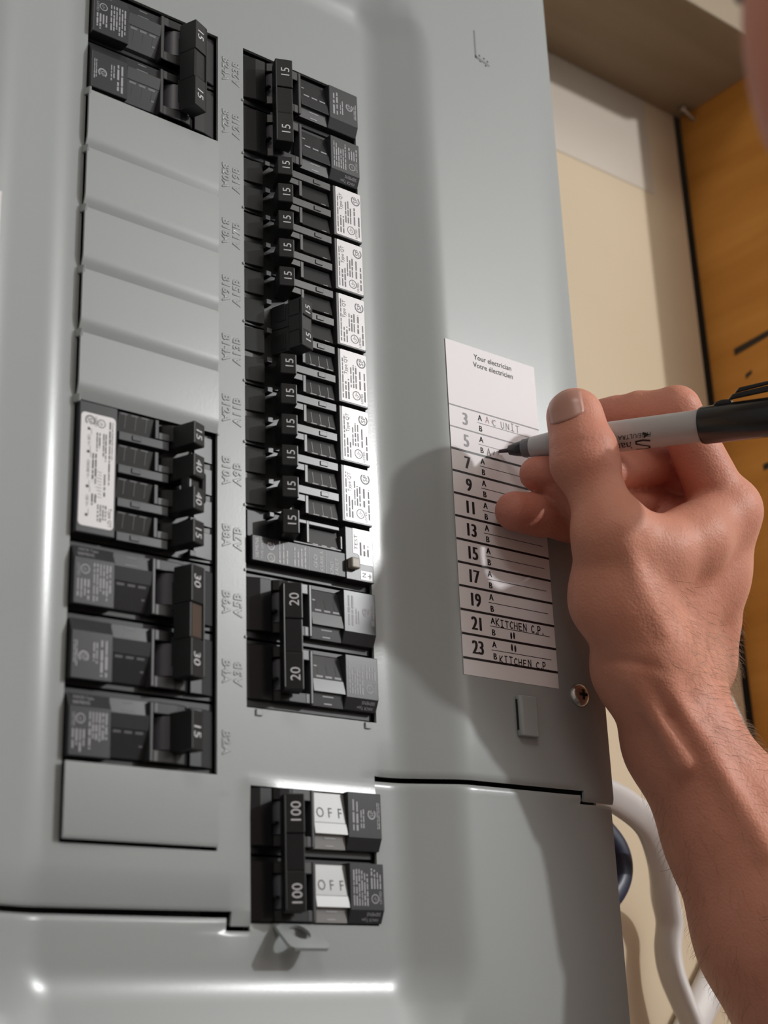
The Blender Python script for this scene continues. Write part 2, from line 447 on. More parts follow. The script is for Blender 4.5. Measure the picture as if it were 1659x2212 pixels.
so = o.modifiers.new('thickness', 'SOLIDIFY'); so.thickness = 1.2*MM; so.offset = 0
# local x -> right, local y -> out and down
sl = math.radians(40)
A = Matrix(((1, 0, 0), (0, -math.sin(sl), math.cos(sl)), (0, math.cos(sl), math.sin(sl))))
mm = A.to_4x4(); mm.translation = Vector((81.0-64, -49.6+50, 0.2))*MM; o.matrix_local = mm

# ---------------------------------------------------------------- circuit breakers (local: x along lettering, y outer end -> middle, z out)
TILT = math.radians(22)
def handle_prof(tilt, tip=10.4, hw=3.2, bw=2.7, py=40.5):
    a = (math.sin(tilt), math.cos(tilt)); p = (a[1], -a[0])
    T = (py+a[0]*tip, a[1]*tip); Bs = (py-a[0]*3, -a[1]*3)
    return [(Bs[0]-p[0]*bw, Bs[1]-p[1]*bw), (Bs[0]+p[0]*bw, Bs[1]+p[1]*bw), (T[0]+p[0]*hw, T[1]+p[1]*hw), (T[0]-p[0]*hw, T[1]-p[1]*hw)], T, a, p
def on_tip(T, a, p, cx, lift=0.07):
    # maps flat lettering (x along the handle, y across the tip face) onto the tip face
    def fn(x, y, z): return (x, T[0]+p[0]*y+a[0]*lift, T[1]+p[1]*y+a[1]*lift)
    return fn
def add_handle(par, cx, w, string, tilt=TILT, tip=10.4, size=4.6):
    prof, T, a, p = handle_prof(tilt, tip)
    b = MB(); b.prism(prof, cx-w/2, cx+w/2, 'x')
    h = b.build('handle', 'handle', par, bevel=0.45)
    b = MB(); b.text(string, cx, -0.2, size, 0, 0, fn=on_tip(T, a, p, cx)); b.build('lettering', 'white_print', h, recalc=False)
    return h
def tie_handle(par, x0, x1, nums, tilt=TILT, tip=10.6, size=5.6, insert='black', name='handle'):
    prof, T, a, p = handle_prof(tilt, tip, 3.7, 3.0)
    def at(y, z): return (T[0]+p[0]*y+a[0]*z, T[1]+p[1]*y+a[1]*z)
    b = MB()
    low_ = [at(-3.7, -8.0), at(3.7, -6.5)]
    L = x1-x0; q = L*0.34
    for (s0, s1, dz) in ((x0, x0+q, 0.0), (x0+q, x1-q, -0.55), (x1-q, x1, 0.0)):
        b.prism([low_[0], low_[1], at(3.7, dz), at(-3.7, dz)], s0, s1, 'x')
    b.prism([at(3.0, -1.5), at(3.7, -1.5), at(3.7, 0.25), at(3.0, 0.25)], x0+0.5, x1-0.5, 'x')
    for c in ((x0*0.75+x1*0.25), (x0*0.25+x1*0.75)):
        b.prism(prof[:2]+[at(2.4, -6.8), at(-2.4, -6.8)], c-5.2, c+5.2, 'x')
    h = b.build(name, 'handle', par, bevel=0.5)
    b = MB(); b.add([(x0+q+0.6, *at(-2.9, -0.45)), (x1-q-0.6, *at(-2.9, -0.45)), (x1-q-0.6, *at(2.6, -0.45)), (x0+q+0.6, *at(2.6, -0.45))], [(0, 1, 2, 3)])
    b.build('insert', insert, h, recalc=False)
    b = MB()
    for (x, string) in nums:
        b = MB(); b.text(string, x, -0.4, size, 0, 0, fn=on_tip(T, a, p, x, 0.09)); b.build('lettering', 'white_print', h, recalc=False)
    return h
def arc(cy, cz, r, a0, a1, n):
    return [(cy+r*math.cos(math.radians(a0+(a1-a0)*i/n)), cz+r*math.sin(math.radians(a0+(a1-a0)*i/n))) for i in range(n+1)]

def pole_body(b, x, dome=True):
    b.box(x+0.3, x+25.1, 0.3, 58.0, -30, -2.2)                               # dark case
    b.prism([(31, -2.2), (31, 2.0), (41, 2.0), (44.5, 1.3), (46.6, -0.2), (47.2, -2.2)], x+3, x+7.0, 'x')
    b.prism([(31, -2.2), (31, 2.0), (41, 2.0), (44.5, 1.3), (46.6, -0.2), (47.2, -2.2)], x+19.2, x+23.4, 'x')
    b.prism([(47.2, -2.2), (47.2, 0.2), (52, 0.0), (57.6, -1.6), (57.6, -2.2)], x+3, x+23.4, 'x')
    b.box(x+10.5, x+11.7, 45.2, 47.4, -2.2, 1.6)
def qp_breaker(name, n, label, group, amp, insert='black', style='qp', seed=1, marks='print'):
    root = empty(name, (0, 0, 0)); tag(root, label, 'circuit breaker', group)
    bm_ = MB()
    for k in range(n): pole_body(bm_, 25.4*k)
    bm_.build('case', 'black', root, bevel=0.35, seg=1)
    for k in range(n):
        x = 25.4*k
        b = MB(); b.prism([(x+3, -2.2), (x+3, 0.6), (x+7.6, 2.7), (x+23.9, 2.7), (x+23.9, -2.2)], 0.4, 15.8, 'y')
        lb = b.build('label_block', 'face', root, bevel=0.3)
        b = MB()
        if style == 'main' or style == 'qp':
            if k == 0:
                b.text('LISTED', x+12.0, 2.2, 1.5, 2.78)
                b.ring(x+11.5, 4.6, 1.35, 1.7, 2.78); b.text('UL', x+11.5, 4.6, 1.4, 2.78, 0.6)
                b.fine(x+9.0, x+22.5, 7.4, 14.6, 6, 2.78, seed+k)
                b.fine(x+15.0, x+22.5, 1.4, 6.6, 4, 2.78, seed+k+9)
            else:
                b.fine(x+10, x+22.5, 10.8, 14.2, 2, 2.78, seed+k, ragged=0.1)
                b.fine(x+11, x+19, 8.2, 10.4, 2, 2.78, seed+k+3)
                b.ring(x+16.2, 5.0, 1.35, 1.9, 2.78, a0=0.7, a1=5.6); b.text('SP', x+16.4, 5.0, 2.5, 2.78)
                b.fine(x+11, x+21, 1.2, 2.8, 2, 2.78, seed+k+5)
        b.build('print', 'print', lb, recalc=False)
        if k == 0:
            b = MB()
            def ch(px, py, pz): t = (px-x-3)/4.6; return (px, py, 0.6+2.1*t+0.1)
            b.text('SIEMENS', x+6.1, 5.0, 1.7, 0, math.pi/2, fn=ch)
            b.text('HACR Type', x+4.2, 6.2, 1.5, 0, math.pi/2, fn=ch)
            b.build('print', 'print', lb, recalc=False)
        # ON / OFF ramp
        b = MB()
        if style == 'main':
            pr = [(x+3, -2.2), (x+3, 0.6), (x+8.2, 0.9), (x+8.2, 2.6), (x+12.2, 1.9), (x+12.3, 1.75), (x+23.0, 0.35), (x+23.6, -2.2)]; r0 = (x+12.3, 1.75, x+23.0, 0.35)
        else:
            pr = [(x+3, -2.2), (x+3, 0.6), (x+8.2, 1.0), (x+8.2, 2.5), (x+13.2, 1.75), (x+13.3, 1.6), (x+22.6, -0.9), (x+23.4, -2.2)]; r0 = (x+13.3, 1.6, x+22.6, -0.9)
        b.prism(pr, 15.9, 30.4, 'y')
        rp = b.build('ramp', 'main_ramp' if style == 'main' else 'face', root, bevel=0.3)
        def rf(px, py, pz, r0=r0): t = (px-r0[0])/(r0[2]-r0[0]); return (px, py, r0[1]+(r0[3]-r0[1])*t+0.08)
        b = MB()
        if style == 'main':
            for i, c in enumerate('OFF'):
                b.text(c, x+16.0, 28.0-4.4*i-0.6, 5.2, 0, -math.pi/2, fn=rf, sx=0.85)
            b.build('lettering', 'dark_print', rp, recalc=False)  # shadow edges of the raised letters, painted as flat dark lettering
        else:
            t_ = MB()
            for i in range(3):
                t_.stroke([(x+15.0, 27.4-4.2*i), (x+18.8, 27.4-4.2*i)], 0.24, 0, fn=rf)
                b.stroke([(x+14.2, 28.2-4.2*i), (x+14.2, 25.8-4.2*i)], 0.8, 0, fn=rf)  # bars paint the highlights at the foot of the engraved letters
            b.stroke([(x+18.4, 28.6), (x+18.4, 27.6)], 0.6, 0, fn=rf)
            t_.build('lettering', 'dark_print', rp, recalc=False)
            b.build('lettering', marks, rp, recalc=False)
        b = MB(); b.quad(x+6.6, x+7.1, 20.5, 25.5, 0.98); b.quad(x+3.9, x+4.4, 21.2, 24.8, 0.80)
        b.build('moulded_mark', marks, rp, recalc=False)
        # frame of the handle window, lit edges
        b = MB(); b.box(x+3, x+23.4, 30.4, 31.9, -2.2, 2.35); b.box(x+3, x+7.0, 31.9, 34.0, -2.2, 2.1); b.box(x+19.2, x+23.4, 31.9, 40.0, -2.2, 2.1)
        b.build('window_frame', 'hood', root, bevel=0.4)
        b = MB(); b.prism(arc(39.8, -4.0, 6.3, 20, 160, 10), x+7.4, x+18.8, 'x')
        b.build('handle_drum', 'drum', root, smooth=40)
    if n == 2: tie_handle(root, 5.6, 45.6, ((11.2, amp), (39.0, amp)), insert=insert, size=5.2)
    else: add_handle(root, 13.0, 13.6, amp, size=5.4, tip=10.8)
    return root
M['main_ramp'] = mat('off_ramp_glare', (0.24, 0.238, 0.235), 0.34)  # paler than the other ramps: glare on the tilted face put into the colour

def place(o, column, v):
    if column == 'R': mm = RCOL.to_4x4(); mm.translation = W(129.2, 25.4*v, 0)
    else: mm = LCOL.to_4x4(); mm.translation = W(0.2, 25.4*v, 0)
    o.matrix_world = mm
g = 'two pole breakers with joined handles'
place(qp_breaker('circuit_breaker', 2, 'two pole breaker marked 20 at the bottom of the right column', g, '20', seed=11), 'R', 1)
place(qp_breaker('circuit_breaker', 2, 'two pole breaker marked 15 at the top of the right column', g, '15', seed=21), 'R', 10)
place(qp_breaker('circuit_breaker', 2, 'two pole breaker marked 30 with brown insert in its joined handle', g, '30', insert='brown', seed=31, marks='grey_print'), 'L', 3)
place(qp_breaker('circuit_breaker', 2, 'two pole breaker at the top of the left column above blank plates', g, '15', seed=41, marks='grey_print'), 'L', 12)
place(qp_breaker('circuit_breaker', 1, 'single breaker marked 15 at the bottom of the left column', 'single pole breakers', '15', seed=51, marks='grey_print'), 'L', 1)
mb_ = qp_breaker('main_breaker', 2, 'main breaker marked 100 with OFF lettering, in the lowest opening', None, '100', style='main', seed=61)
mm = RCOL.to_4x4(); mm.translation = W(128.4, -51.6, 0); mb_.matrix_world = mm

# tandem breakers: two narrow handles in one slot
def csa(b, x, y, r, z):
    b.ring(x, y, r*0.78, r, z, a0=math.radians(40), a1=math.radians(320)); b.text('SP', x+r*0.1, y, r*1.35, z)
def ul(b, x, y, r, z):
    b.ring(x, y, r*0.84, r, z); b.text('UL', x, y, r*0.95, z, 0.7)
def half(b, fr, mk, x, ticks):
    fr.box(x+8.7, x+12.0, 16.2, 36.5, -2.2, 2.2)
    fr.box(x+1.0, x+8.3, 30.8, 32.3, -2.2, 2.1)
    fr.box(x+5.6, x+8.3, 32.3, 37.0, -2.2, 2.0)
    b.prism([(x+1.0, -2.2), (x+1.0, 1.5), (x+8.3, 0.1), (x+8.3, -2.2)], 16.2, 30.6, 'y')
    fr.box(x+9.4, x+11.3, 21.4, 25.0, 2.2, 2.55)
    fr.box(x+10.0, x+12.2, 46.2, 48.6, -2.2, 1.2)
    b.prism([(48.6, -2.2), (48.6, -0.4), (57.6, -1.8), (57.6, -2.2)], x+1.4, x+11.6, 'x')
    def rf(px, py, pz): t = (px-x-1.0)/7.3; return (px, py, 1.5-1.4*t+0.08)
    if ticks:
        for i in range(3):
            mk.stroke([(x+1.9, 27.6-4.2*i), (x+6.5, 27.6-4.2*i)], 0.22, 0, fn=rf)
            mk.stroke([(x+1.5, 28.2-4.2*i), (x+1.5, 25.6-4.2*i)], 0.5, 0, fn=rf)
    else:
        mk.stroke([(x+1.3, 20.5), (x+1.3, 18.4)], 0.35, 0, fn=rf)
def tandem(label, ticks, handles, seed):
    root = empty('tandem_breaker', (0, 0, 0)); tag(root, label, 'circuit breaker', 'tandem breakers with white stickers')
    b = MB(); fr = MB(); mk = MB()
    b.box(0.3, 25.1, 0.3, 58.0, -30, -2.2)
    for x in (0.0, 12.7): half(b, fr, mk, x, ticks)
    b.build('case', 'black_soft', root, bevel=0.3, seg=1)
    f = fr.build('window_frame', 'hood', root, bevel=0.35)
    mk.build('moulded_mark', 'print', f, recalc=False)
    b = MB(); b.box(0.9, 24.7, 0.4, 15.2, -2.2, 2.6); lb = b.build('label_block', 'hood', root, bevel=0.3)
    b = MB(); b.prism([(2.0, 0.7), (24.2, 0.7), (24.5, 1.0), (24.5, 13.6), (24.2, 13.9), (2.0, 13.9), (1.7, 13.6), (1.7, 1.0)], 2.6, 2.72, 'z')
    sk = b.build('sticker', 'sticker', root)
    b = MB(); z = 2.78
    csa(b, 20.6, 3.4, 2.3, z); ul(b, 5.4, 6.2, 2.0, z)
    b.text('LISTED', 4.6, 3.5, 1.5, z); b.text('Type QT', 17.8, 11.4, 2.3, z, sx=0.95)
    b.fine(3.0, 22.5, 12.4, 13.5, 1, z, seed, ragged=0.1); b.fine(3.0, 12.5, 9.4, 12.2, 2, z, seed+1)
    b.fine(8.5, 20.0, 5.6, 9.4, 3, z, seed+2); b.fine(8.5, 17.0, 3.4, 5.0, 1, z, seed+3)
    b.fine(3.5, 16.5, 1.2, 2.6, 1, z, seed+4)
    b.build('print', 'grey_print', sk, recalc=False)
    for i, c in enumerate((6.9, 19.6)):
        if handles[i]: add_handle(root, c, 8.6, '15', size=4.5)
        else:
            prof, T, a, p = handle_prof(-TILT, 3.5); b = MB(); b.prism(prof, c-3.8, c+3.8, 'x'); b.build('handle', 'handle', root, bevel=0.3)
    return root
M['black_soft'] = mat('soft_black_plastic', (0.018, 0.0195, 0.0195), 0.30, spec=0.4)
tl = [('sixth', 'just above the ground fault breaker', 4), ('fifth', 'with washed out sticker above the lowest one', 5),
      ('fourth', 'whose upper handle sits under the joined tie', 6), ('third', 'whose lower handle sits under the joined tie', 7),
      ('second', 'between the first and the third', 8), ('first', 'right below the two pole 15 breaker', 9)]
for (nm, rest, v) in tl:
    hd_ = (True, v != 6) if v != 7 else (False, True)
    place(tandem('%s tandem breaker from the top, white sticker, %s' % (nm, rest), v <= 6, hd_, 100*v), 'R', v)
# joined handle standing off to the right across the third and fourth tandem breakers
ht = empty('handle_tie', (0, 0, 0)); tag(ht, 'black handle tie marked 15 twice, flipped away from the other handles', 'handle tie')
tie_handle(ht, 0.0, 21.0, ((4.4, '15'), (16.6, '15')), tilt=-math.radians(18), tip=12.4, size=4.6, insert='hood')
mm = RCOL.to_4x4(); mm.translation = W(129.2, 25.4*6+15.0, 0); ht.matrix_world = mm

# quad breaker in the left column: four narrow handles, one tall white label
root = empty('quad_breaker', (0, 0, 0)); tag(root, 'four handle breaker with tall white wiring label, marked 15, 40, 40, 15', 'circuit breaker')
b = MB(); fr = MB(); mk = MB()
b.box(0.3, 50.5, 0.3, 58.0, -30, -2.2)
for x in (0.3, 12.8, 25.3, 37.8): half(b, fr, mk, x, True)
for x in (0.3, 12.8, 25.3, 37.8):
    b.prism(arc(39.8, -4.0, 6.3, 20, 160, 8), x+1.6, x+8.0, 'x')
b.build('case', 'black_soft', root, bevel=0.3, seg=1); f = fr.build('window_frame', 'face', root, bevel=0.35); mk.build('moulded_mark', 'grey_print', f, recalc=False)
b = MB(); b.box(0.9, 49.6, 0.4, 15.4, -2.2, 2.6); b.build('label_block', 'face', root, bevel=0.4)
b = MB(); x0, x1, y0, y1, r = 5.2, 47.0, 1.2, 14.6, 1.3
b.prism([(x0+r, y0), (x1-r, y0), (x1-0.3*r, y0+0.3*r), (x1, y0+r), (x1, y1-r), (x1-0.3*r, y1-0.3*r), (x1-r, y1), (x0+r, y1), (x0+0.3*r, y1-0.3*r), (x0, y1-r), (x0, y0+r), (x0+0.3*r, y0+0.3*r)], 2.6, 2.72, 'z')
sk = b.build('sticker', 'sticker', root)
b = MB(); z = 2.78
csa(b, 8.0, 4.6, 1.9, z); ul(b, 8.4, 9.0, 1.6, z); b.text('LISTED', 8.0, 6.9, 1.2, z)
b.text('Current limiting for motor use', 7.0, 13.5, 1.25, z, align='L', sx=0.9); b.fine(7.0, 32, 11.9, 12.9, 1, z, 5, ragged=0.05)
b.text('Type QT', 42.6, 13.2, 1.9, z)
b.fine(12.0, 24.0, 9.6, 11.4, 2, z, 6); b.fine(12.0, 20, 7.0, 9.0, 2, z, 7); b.fine(27, 36, 10.2, 11.4, 1, z, 8); b.fine(38.5, 46, 8.0, 12.0, 4, z, 9)
b.fine(20, 33, 5.6, 7.8, 2, z, 10); b.fine(35, 40, 5.6, 8.0, 2, z, 12)
for i in range(9): b.stroke([(26.5+1.15*i, 7.9+0.5*math.sin(i*2.1)), (26.7+1.15*i, 9.6)], 0.16, z)
dots = (11.2, 19.8, 32.6, 43.0)
for d in dots: b.ring(d, 4.2, 0, 0.55, z, n=12)
for (p, q, s_) in ((dots[0], dots[1], '120 V~'), (dots[1], dots[2], '120/240 V~'), (dots[2], dots[3], '120 V~')):
    b.stroke([(p+0.2, 4.2), (p+0.2, 5.2), (p+2.0, 5.2)], 0.14, z); b.stroke([(q-2.2, 4.9), (q-0.2, 4.9), (q-0.2, 4.2)], 0.14, z)
    b.text(s_, (p+q)/2, 4.4, 1.5, z)
b.build('print', 'dark_print', sk, recalc=False)
for (c, s_) in ((6.6, '15'), (19.1, '40'), (31.6, '40'), (44.1, '15')): add_handle(root, c, 8.8, s_, size=4.9, tip=10.8)
b = MB(); prof, T, a, p = handle_prof(TILT, 10.8)
def ff(y, z): return (T[0]+p[0]*y+a[0]*z, T[1]+p[1]*y+a[1]*z)
b.prism([ff(-3.0, -6.5), ff(3.4, -5.5), ff(3.4, -2.2), ff(-3.0, -2.2)], 19, 32, 'x')
b.prism([ff(3.3, -6), ff(6.0, -6), ff(6.4, -1.4), ff(3.3, -0.8)], 19.5, 31.4, 'x')
b.build('handle_bridge', 'handle', root, bevel=1.0, seg=3)
place(root, 'L', 5)

# ground fault breaker
root = empty('ground_fault_breaker', (0, 0, 0)); tag(root, 'ground fault breaker with beige test button and GFCI lettering', 'circuit breaker')
b = MB(); b.box(0.3, 25.1, 0.3, 58.0, -30, -2.2)
b.box(3.4, 13.4, 14.0, 57.0, -2.2, 2.2); b.box(13.4, 24.0, 48.6, 57.4, -2.2, -0.6)
b.prism([(13.6, -2.2), (13.6, 1.7), (22.0, 0.2), (22.0, -2.2)], 16.4, 30.6, 'y')
b.build('case', 'black', root, bevel=0.3, seg=1)
fr = MB(); fr.box(13.4, 14.4, 15.8, 38.5, -2.2, 2.4); fr.box(14.4, 23.6, 30.8, 32.3, -2.2, 2.3); fr.box(21.8, 23.6, 16.4, 36, -2.2, 2.2)
fr.box(14.4, 20, 15.2, 16.4, -2.2, 2.4); fr.box(22.0, 24.2, 46.2, 48.6, -2.2, 1.4)
fr.build('window_frame', 'hood', root, bevel=0.35)
b = MB(); b.box(3.0, 24.4, 0.4, 14.0, -2.2, 2.5); lb = b.build('label_block', 'hood', root, bevel=0.3)
b = MB(); b.prism([(10.0, 0.8), (24.0, 0.8), (24.2, 1.1), (24.2, 10.4), (14.0, 10.4), (14.0, 8.4), (13.2, 7.4), (10.0, 7.2)], 2.5, 2.62, 'z'); sk = b.build('sticker', 'sticker', root)
b = MB(); b.text('TEST', 18.6, 9.0, 2.3, 2.68, sx=1.3); b.fine(13.5, 19.5, 2.2, 7.6, 3, 2.68, 77); b.build('print', 'grey_print', sk, recalc=False)
b = MB(); b.prism([(3.8, 1.4), (7.4, 1.4), (7.4, 7.0), (3.8, 7.0)], 2.5, 2.62, 'z'); sk = b.build('sticker', 'sticker', root)
b = MB(); b.text('N', 5.6, 5.4, 2.6, 2.68); b.stroke([(5.6, 3.6), (5.6, 2.6)], 0.22, 2.68); b.stroke([(4.6, 2.6), (6.6, 2.6)], 0.25, 2.68); b.stroke([(5.1, 2.1), (6.1, 2.1)], 0.2, 2.68); b.build('print', 'dark_print', sk, recalc=False)
b = MB(); b.box(7.0, 11.4, 9.0, 13.2, 2.4, 5.4); b.build('test_button', 'beige', root, bevel=0.6, seg=3)
b = MB(); z = 2.3
for i, (s_, sz, xx) in enumerate((('SIEMENS', 2.1, 8.4), ('TYPE QPF2', 1.5, 8.0))): b.text(s_, xx, 55.0-2.3*i, sz, z)
ul(b, 5.6, 48.6, 1.7, z); csa(b, 10.2, 48.6, 1.6, z)
for i in range(3): b.fine(4.2, 12.8, 44.2-1.7*i, 45.2-1.7*i, 1, z, 200+i, ragged=0.5)
for i in range(4): b.fine(4.2, 12.8, 37.4-1.6*i, 38.4-1.6*i, 1, z, 210+i, ragged=0.4)
b.text('GFCI', 7.6, 28.4, 2.4, z); b.text('CLASS A', 8.2, 25.6, 2.1, z); b.text('GND', 6.2, 20.8, 2.2, z); b.text('FAULT', 7.2, 18.4, 2.2, z)
b.stroke([(3.6, 31.4), (13.0, 31.4)], 0.14, z); b.stroke([(3.6, 23.4), (13.0, 23.4)], 0.14, z)
b.build('print', 'white_print', root, recalc=False)
add_handle(root, 18.6, 9.6, '15', size=4.7)
b = MB()
for i in range(3): b.quad(14.2, 14.8, 26.6-4.2*i, 29.0-4.2*i, 1.75)
b.build('moulded_mark', 'white_print', root, recalc=False)
place(root, 'R', 3)

# ---------------------------------------------------------------- paper directory labels on the flange
LET = {'A': [[(0,0),(.35,1),(.7,0)],[(.15,.38),(.58,.38)]], '/': [[(.2,.25),(.42,.75)]], 'C': [[(.65,.85),(.4,1),(.1,.7),(.05,.35),(.3,.02),(.65,.12)]],
 'U': [[(0,1),(.03,.25),(.3,0),(.6,.2),(.62,1)]], 'N': [[(0,0),(.02,1),(.6,.05),(.62,1)]], 'I': [[(.3,0),(.3,1)],[(.05,1),(.58,1)],[(.02,0),(.6,0)]],
 'T': [[(.35,0),(.35,1)],[(0,1),(.72,1)]], 'K': [[(0,0),(.03,1)],[(.6,1),(.05,.45),(.65,0)]], 'H': [[(0,0),(0,1)],[(.6,0),(.6,1)],[(0,.5),(.6,.5)]],
 'E': [[(.6,1),(0,1),(0,0),(.6,0)],[(0,.52),(.5,.52)]], 'P': [[(.05,-.05),(.05,1),(.45,1),(.6,.75),(.45,.5),(.05,.45)]], '.': [[(.1,0),(.22,.06)]]}
def hand_text(b, s_, x, y, h, adv, wid, z, seed, drift=0.0):
    rnd = random.Random(seed)
    for i, c in enumerate(s_):
        if c == ' ': x += adv*0.7; continue
        hh = h*rnd.uniform(0.88, 1.08); dy = rnd.uniform(-0.06, 0.06)*h
        for st_ in LET[c]:
            b.stroke([(x+p[0]*h*0.86, y+dy+p[1]*hh) for p in st_], wid, z)
        x += adv*(0.45 if c in './' else 1.0); y += drift
lab = empty('directory_label', W(192.2, 119.4, 10.0), PANEL)
tag(lab, 'white paper circuit directory numbered 3 to 23 on the right flange, partly handwritten', 'paper label')
b = MB(); b.box(-26.1, 26.1, -73.2, 73.3, 0.02, 0.16); b.build('paper', 'paper', lab)
ox, oy = 192.2, 119.4; z = 0.22
bk = MB(); gr = MB(); fd = MB()
for k in range(12):
    V = 53.05+9.93*k-oy; w = 0.95 if k < 10 else 0.55
    (bk if k < 10 else gr).quad(-26.1, 26.1, V-w/2, V+w/2, z)
for k, num in enumerate((23, 21, 19, 17, 15, 13, 11, 9, 7, 5, 3)):
    V = 53.05+9.93*(k+0.5)-oy; m_ = bk if num > 5 else gr
    for dx in (-0.34, -0.17, 0.0, 0.17, 0.34): m_.text(str(num), (-17.6 if num < 10 else -18.0)+dx, V+0.1, 7.9, z+0.01*dx, sx=0.80, align='C')
    for dx in (-0.14, 0.0, 0.14):
        m_.text('A', -8.9+dx, V+2.45, 3.7, z, sx=0.9); m_.text('B', -8.9+dx, V-2.45, 3.7, z, sx=0.9)
    m_.quad(-10.6, 23.0, V-0.13, V+0.13, z)
for dx in (-0.06, 0.06):
    gr.text('Your electrician', 0.8+dx, 188.4-oy, 3.5, z, sx=0.98); gr.text('Votre \u00e9lectricien', 0.8+dx, 184.6-oy, 3.5, z, sx=0.98)
bk.build('printed_rows', 'ink', lab, recalc=False)
gr.build('printed_rows', 'glare_grey_ink', lab, recalc=False)  # heading and top rows: glare put into the ink colour
hb = MB(); hp = MB()
hand_text(hp, 'A/', -5.6, 158.4-oy, 3.0, 3.0, 0.30, z+0.03, 3)
hg = MB(); hand_text(hg, 'C UNIT', -1.6, 158.0-oy, 3.1, 2.9, 0.30, z+0.03, 4)
hand_text(hb, 'A/', -6.0, 143.2-oy, 3.2, 3.1, 0.34, z+0.03, 5)
hand_text(hb, 'KITCHEN C.P.', -7.2, 68.4-oy, 3.0, 2.55, 0.46, z+0.03, 6)
hand_text(hb, 'KITCHEN C.P.', -6.4, 53.4-oy, 3.0, 2.62, 0.42, z+0.03, 7)
for (x, V) in ((0.8, 65.4), (2.4, 65.6), (0.8, 60.4), (2.6, 60.2)):
    hb.add([(x+0.55*math.cos(a), V-oy+1.5*math.sin(a), z+0.03) for a in [i*math.pi/6 for i in range(12)]], [tuple(range(12))])
hp.build('handwriting', 'pink_ink', lab, recalc=False); hg.build('handwriting', 'glare_grey_ink', lab, recalc=False); hb.build('handwriting', 'ink', lab, recalc=False)
lab2 = empty('directory_label', W(-61.5, 119.4, 10.0), PANEL)
tag(lab2, 'white paper label at the left edge of the picture, on the left flange', 'paper label')
b = MB(); b.box(-26.1, 26.1, -73.2, 73.3, 0.02, 0.16); b.build('paper', 'paper', lab2)
b = MB()
for k in range(12): b.quad(-26.1, 25.0, 53.05+9.93*k-oy-0.4, 53.05+9.93*k-oy+0.4, z)
b.build('printed_rows', 'ink', lab2, recalc=False)

# ---------------------------------------------------------------- marker pen
T_ = W(192.9, 146.4, 10.35); K_ = W(227.5, 137.9, 90.0)
ax = (K_-T_).normalized()
tocam = (cam_o.location-(T_+K_)/2); tocam -= ax*tocam.dot(ax); tocam.normalize()
side = ax.cross(tocam)            # local y: roughly image up
if side.dot(u_) < 0: side = -side
pen = empty('marker_pen', T_, Matrix((ax, side, ax.cross(side))).transposed())
tag(pen, 'grey marker pen with black cap posted on its end, held in the hand', 'pen')
zsign = 1.0 if ax.cross(side).dot(tocam) > 0 else -1.0
def lathe(prof, n=32, mi=0):
    b = MB(); vs = []
    for (t, r) in prof: vs += [(t, r*math.cos(2*math.pi*i/n), r*math.sin(2*math.pi*i/n)) for i in range(n)]
    fs = [(k*n+i, k*n+(i+1) % n, (k+1)*n+(i+1) % n, (k+1)*n+i) for k in range(len(prof)-1) for i in range(n)]
    fs += [tuple(range(n)), tuple(range((len(prof)-1)*n, len(prof)*n))]
    b.add(vs, fs); return b
lathe([(0, 0.35), (0.5, 0.75), (4.8, 0.95), (5.2, 0.95)]).build('felt_tip', 'felt', pen, smooth=40)
lathe([(4.6, 1.5), (5.0, 2.1), (8.0, 2.9), (11.4, 3.5), (11.8, 3.5)]).build('tip_holder', 'pen_black', pen, smooth=40)
lathe([(11.2, 3.7), (11.8, 3.95), (15.0, 4.1), (15.4, 4.1)]).build('ink_ring', 'grey_print', pen, smooth=40)
brl = lathe([(15.0, 4.1), (15.6, 4.5), (22.5, 5.3), (28.5, 6.0), (31, 6.3), (35, 6.42), (84, 6.5), (96, 6.5)]).build('barrel', 'pen_grey', pen, smooth=40)
cap = lathe([(88.0, 6.6), (88.2, 7.2), (89.2, 7.6), (124, 7.9), (147, 7.7), (151, 7.0), (152, 5.2)]).build('cap', 'pen_black', pen, smooth=40)
b = MB(); b.prism([(94.0, 7.0), (95.5, 8.6), (98.0, 9.2), (101, 9.0), (102, 7.0)], -2.2, 2.2, 'z'); b.prism([(100, 8.4), (102.5, 10.8), (116, 12.2), (147, 13.0), (149, 10.6), (149, 7.0), (145, 7.0), (145, 10.0), (116, 9.8), (103, 8.8)], -2.2, 2.2, 'z')
b.build('clip', 'pen_black', cap, bevel=0.5)
b = MB(); b.prism([(103, 11.0), (116, 12.5), (144, 13.3), (144, 14.2), (116, 14.0), (105, 13.0)], -1.0, 1.0, 'z'); b.build('clip_rib', 'pen_black', cap, bevel=0.4)
def wrap(x, y, z_): # y: arc length below the centre line, seen by the camera
    a = y/6.5; r = 6.57
    return (x, r*math.sin(a), zsign*r*math.cos(a))
b = MB()
# upside-down lettering: starts beside the cap and runs toward the tip
def flip(x, y, z_): return wrap(69.0-x, -1.2-y, z_)
def flip2(x, y, z_): return wrap(67.5-x, -5.2-y, z_)
b.text('FINE/ULTRA', 6.5, 1.6-2.0, 2.6, 0, fn=flip, shear=0.2)
b.add([flip(0.2, -0.4, 0), flip(3.0, 0.9, 0), flip(3.0, -1.7, 0)], [(0, 1, 2)])
b.build('lettering', 'ink', brl, recalc=False)
b = MB()
b.stroke([(6.2, 3.2), (3.2, 3.9), (0.8, 3.0), (0.4, 1.4), (3.0, 0.2), (5.2, -0.9), (5.0, -2.0), (2.0, -2.3), (-0.6, -1.7)], 0.75, 0, fn=flip2)
b.text('harpie', 6.8, -0.3, 5.2, 0, fn=flip2, align='L', shear=0.15)
b.build('lettering', 'ink', brl, recalc=False)

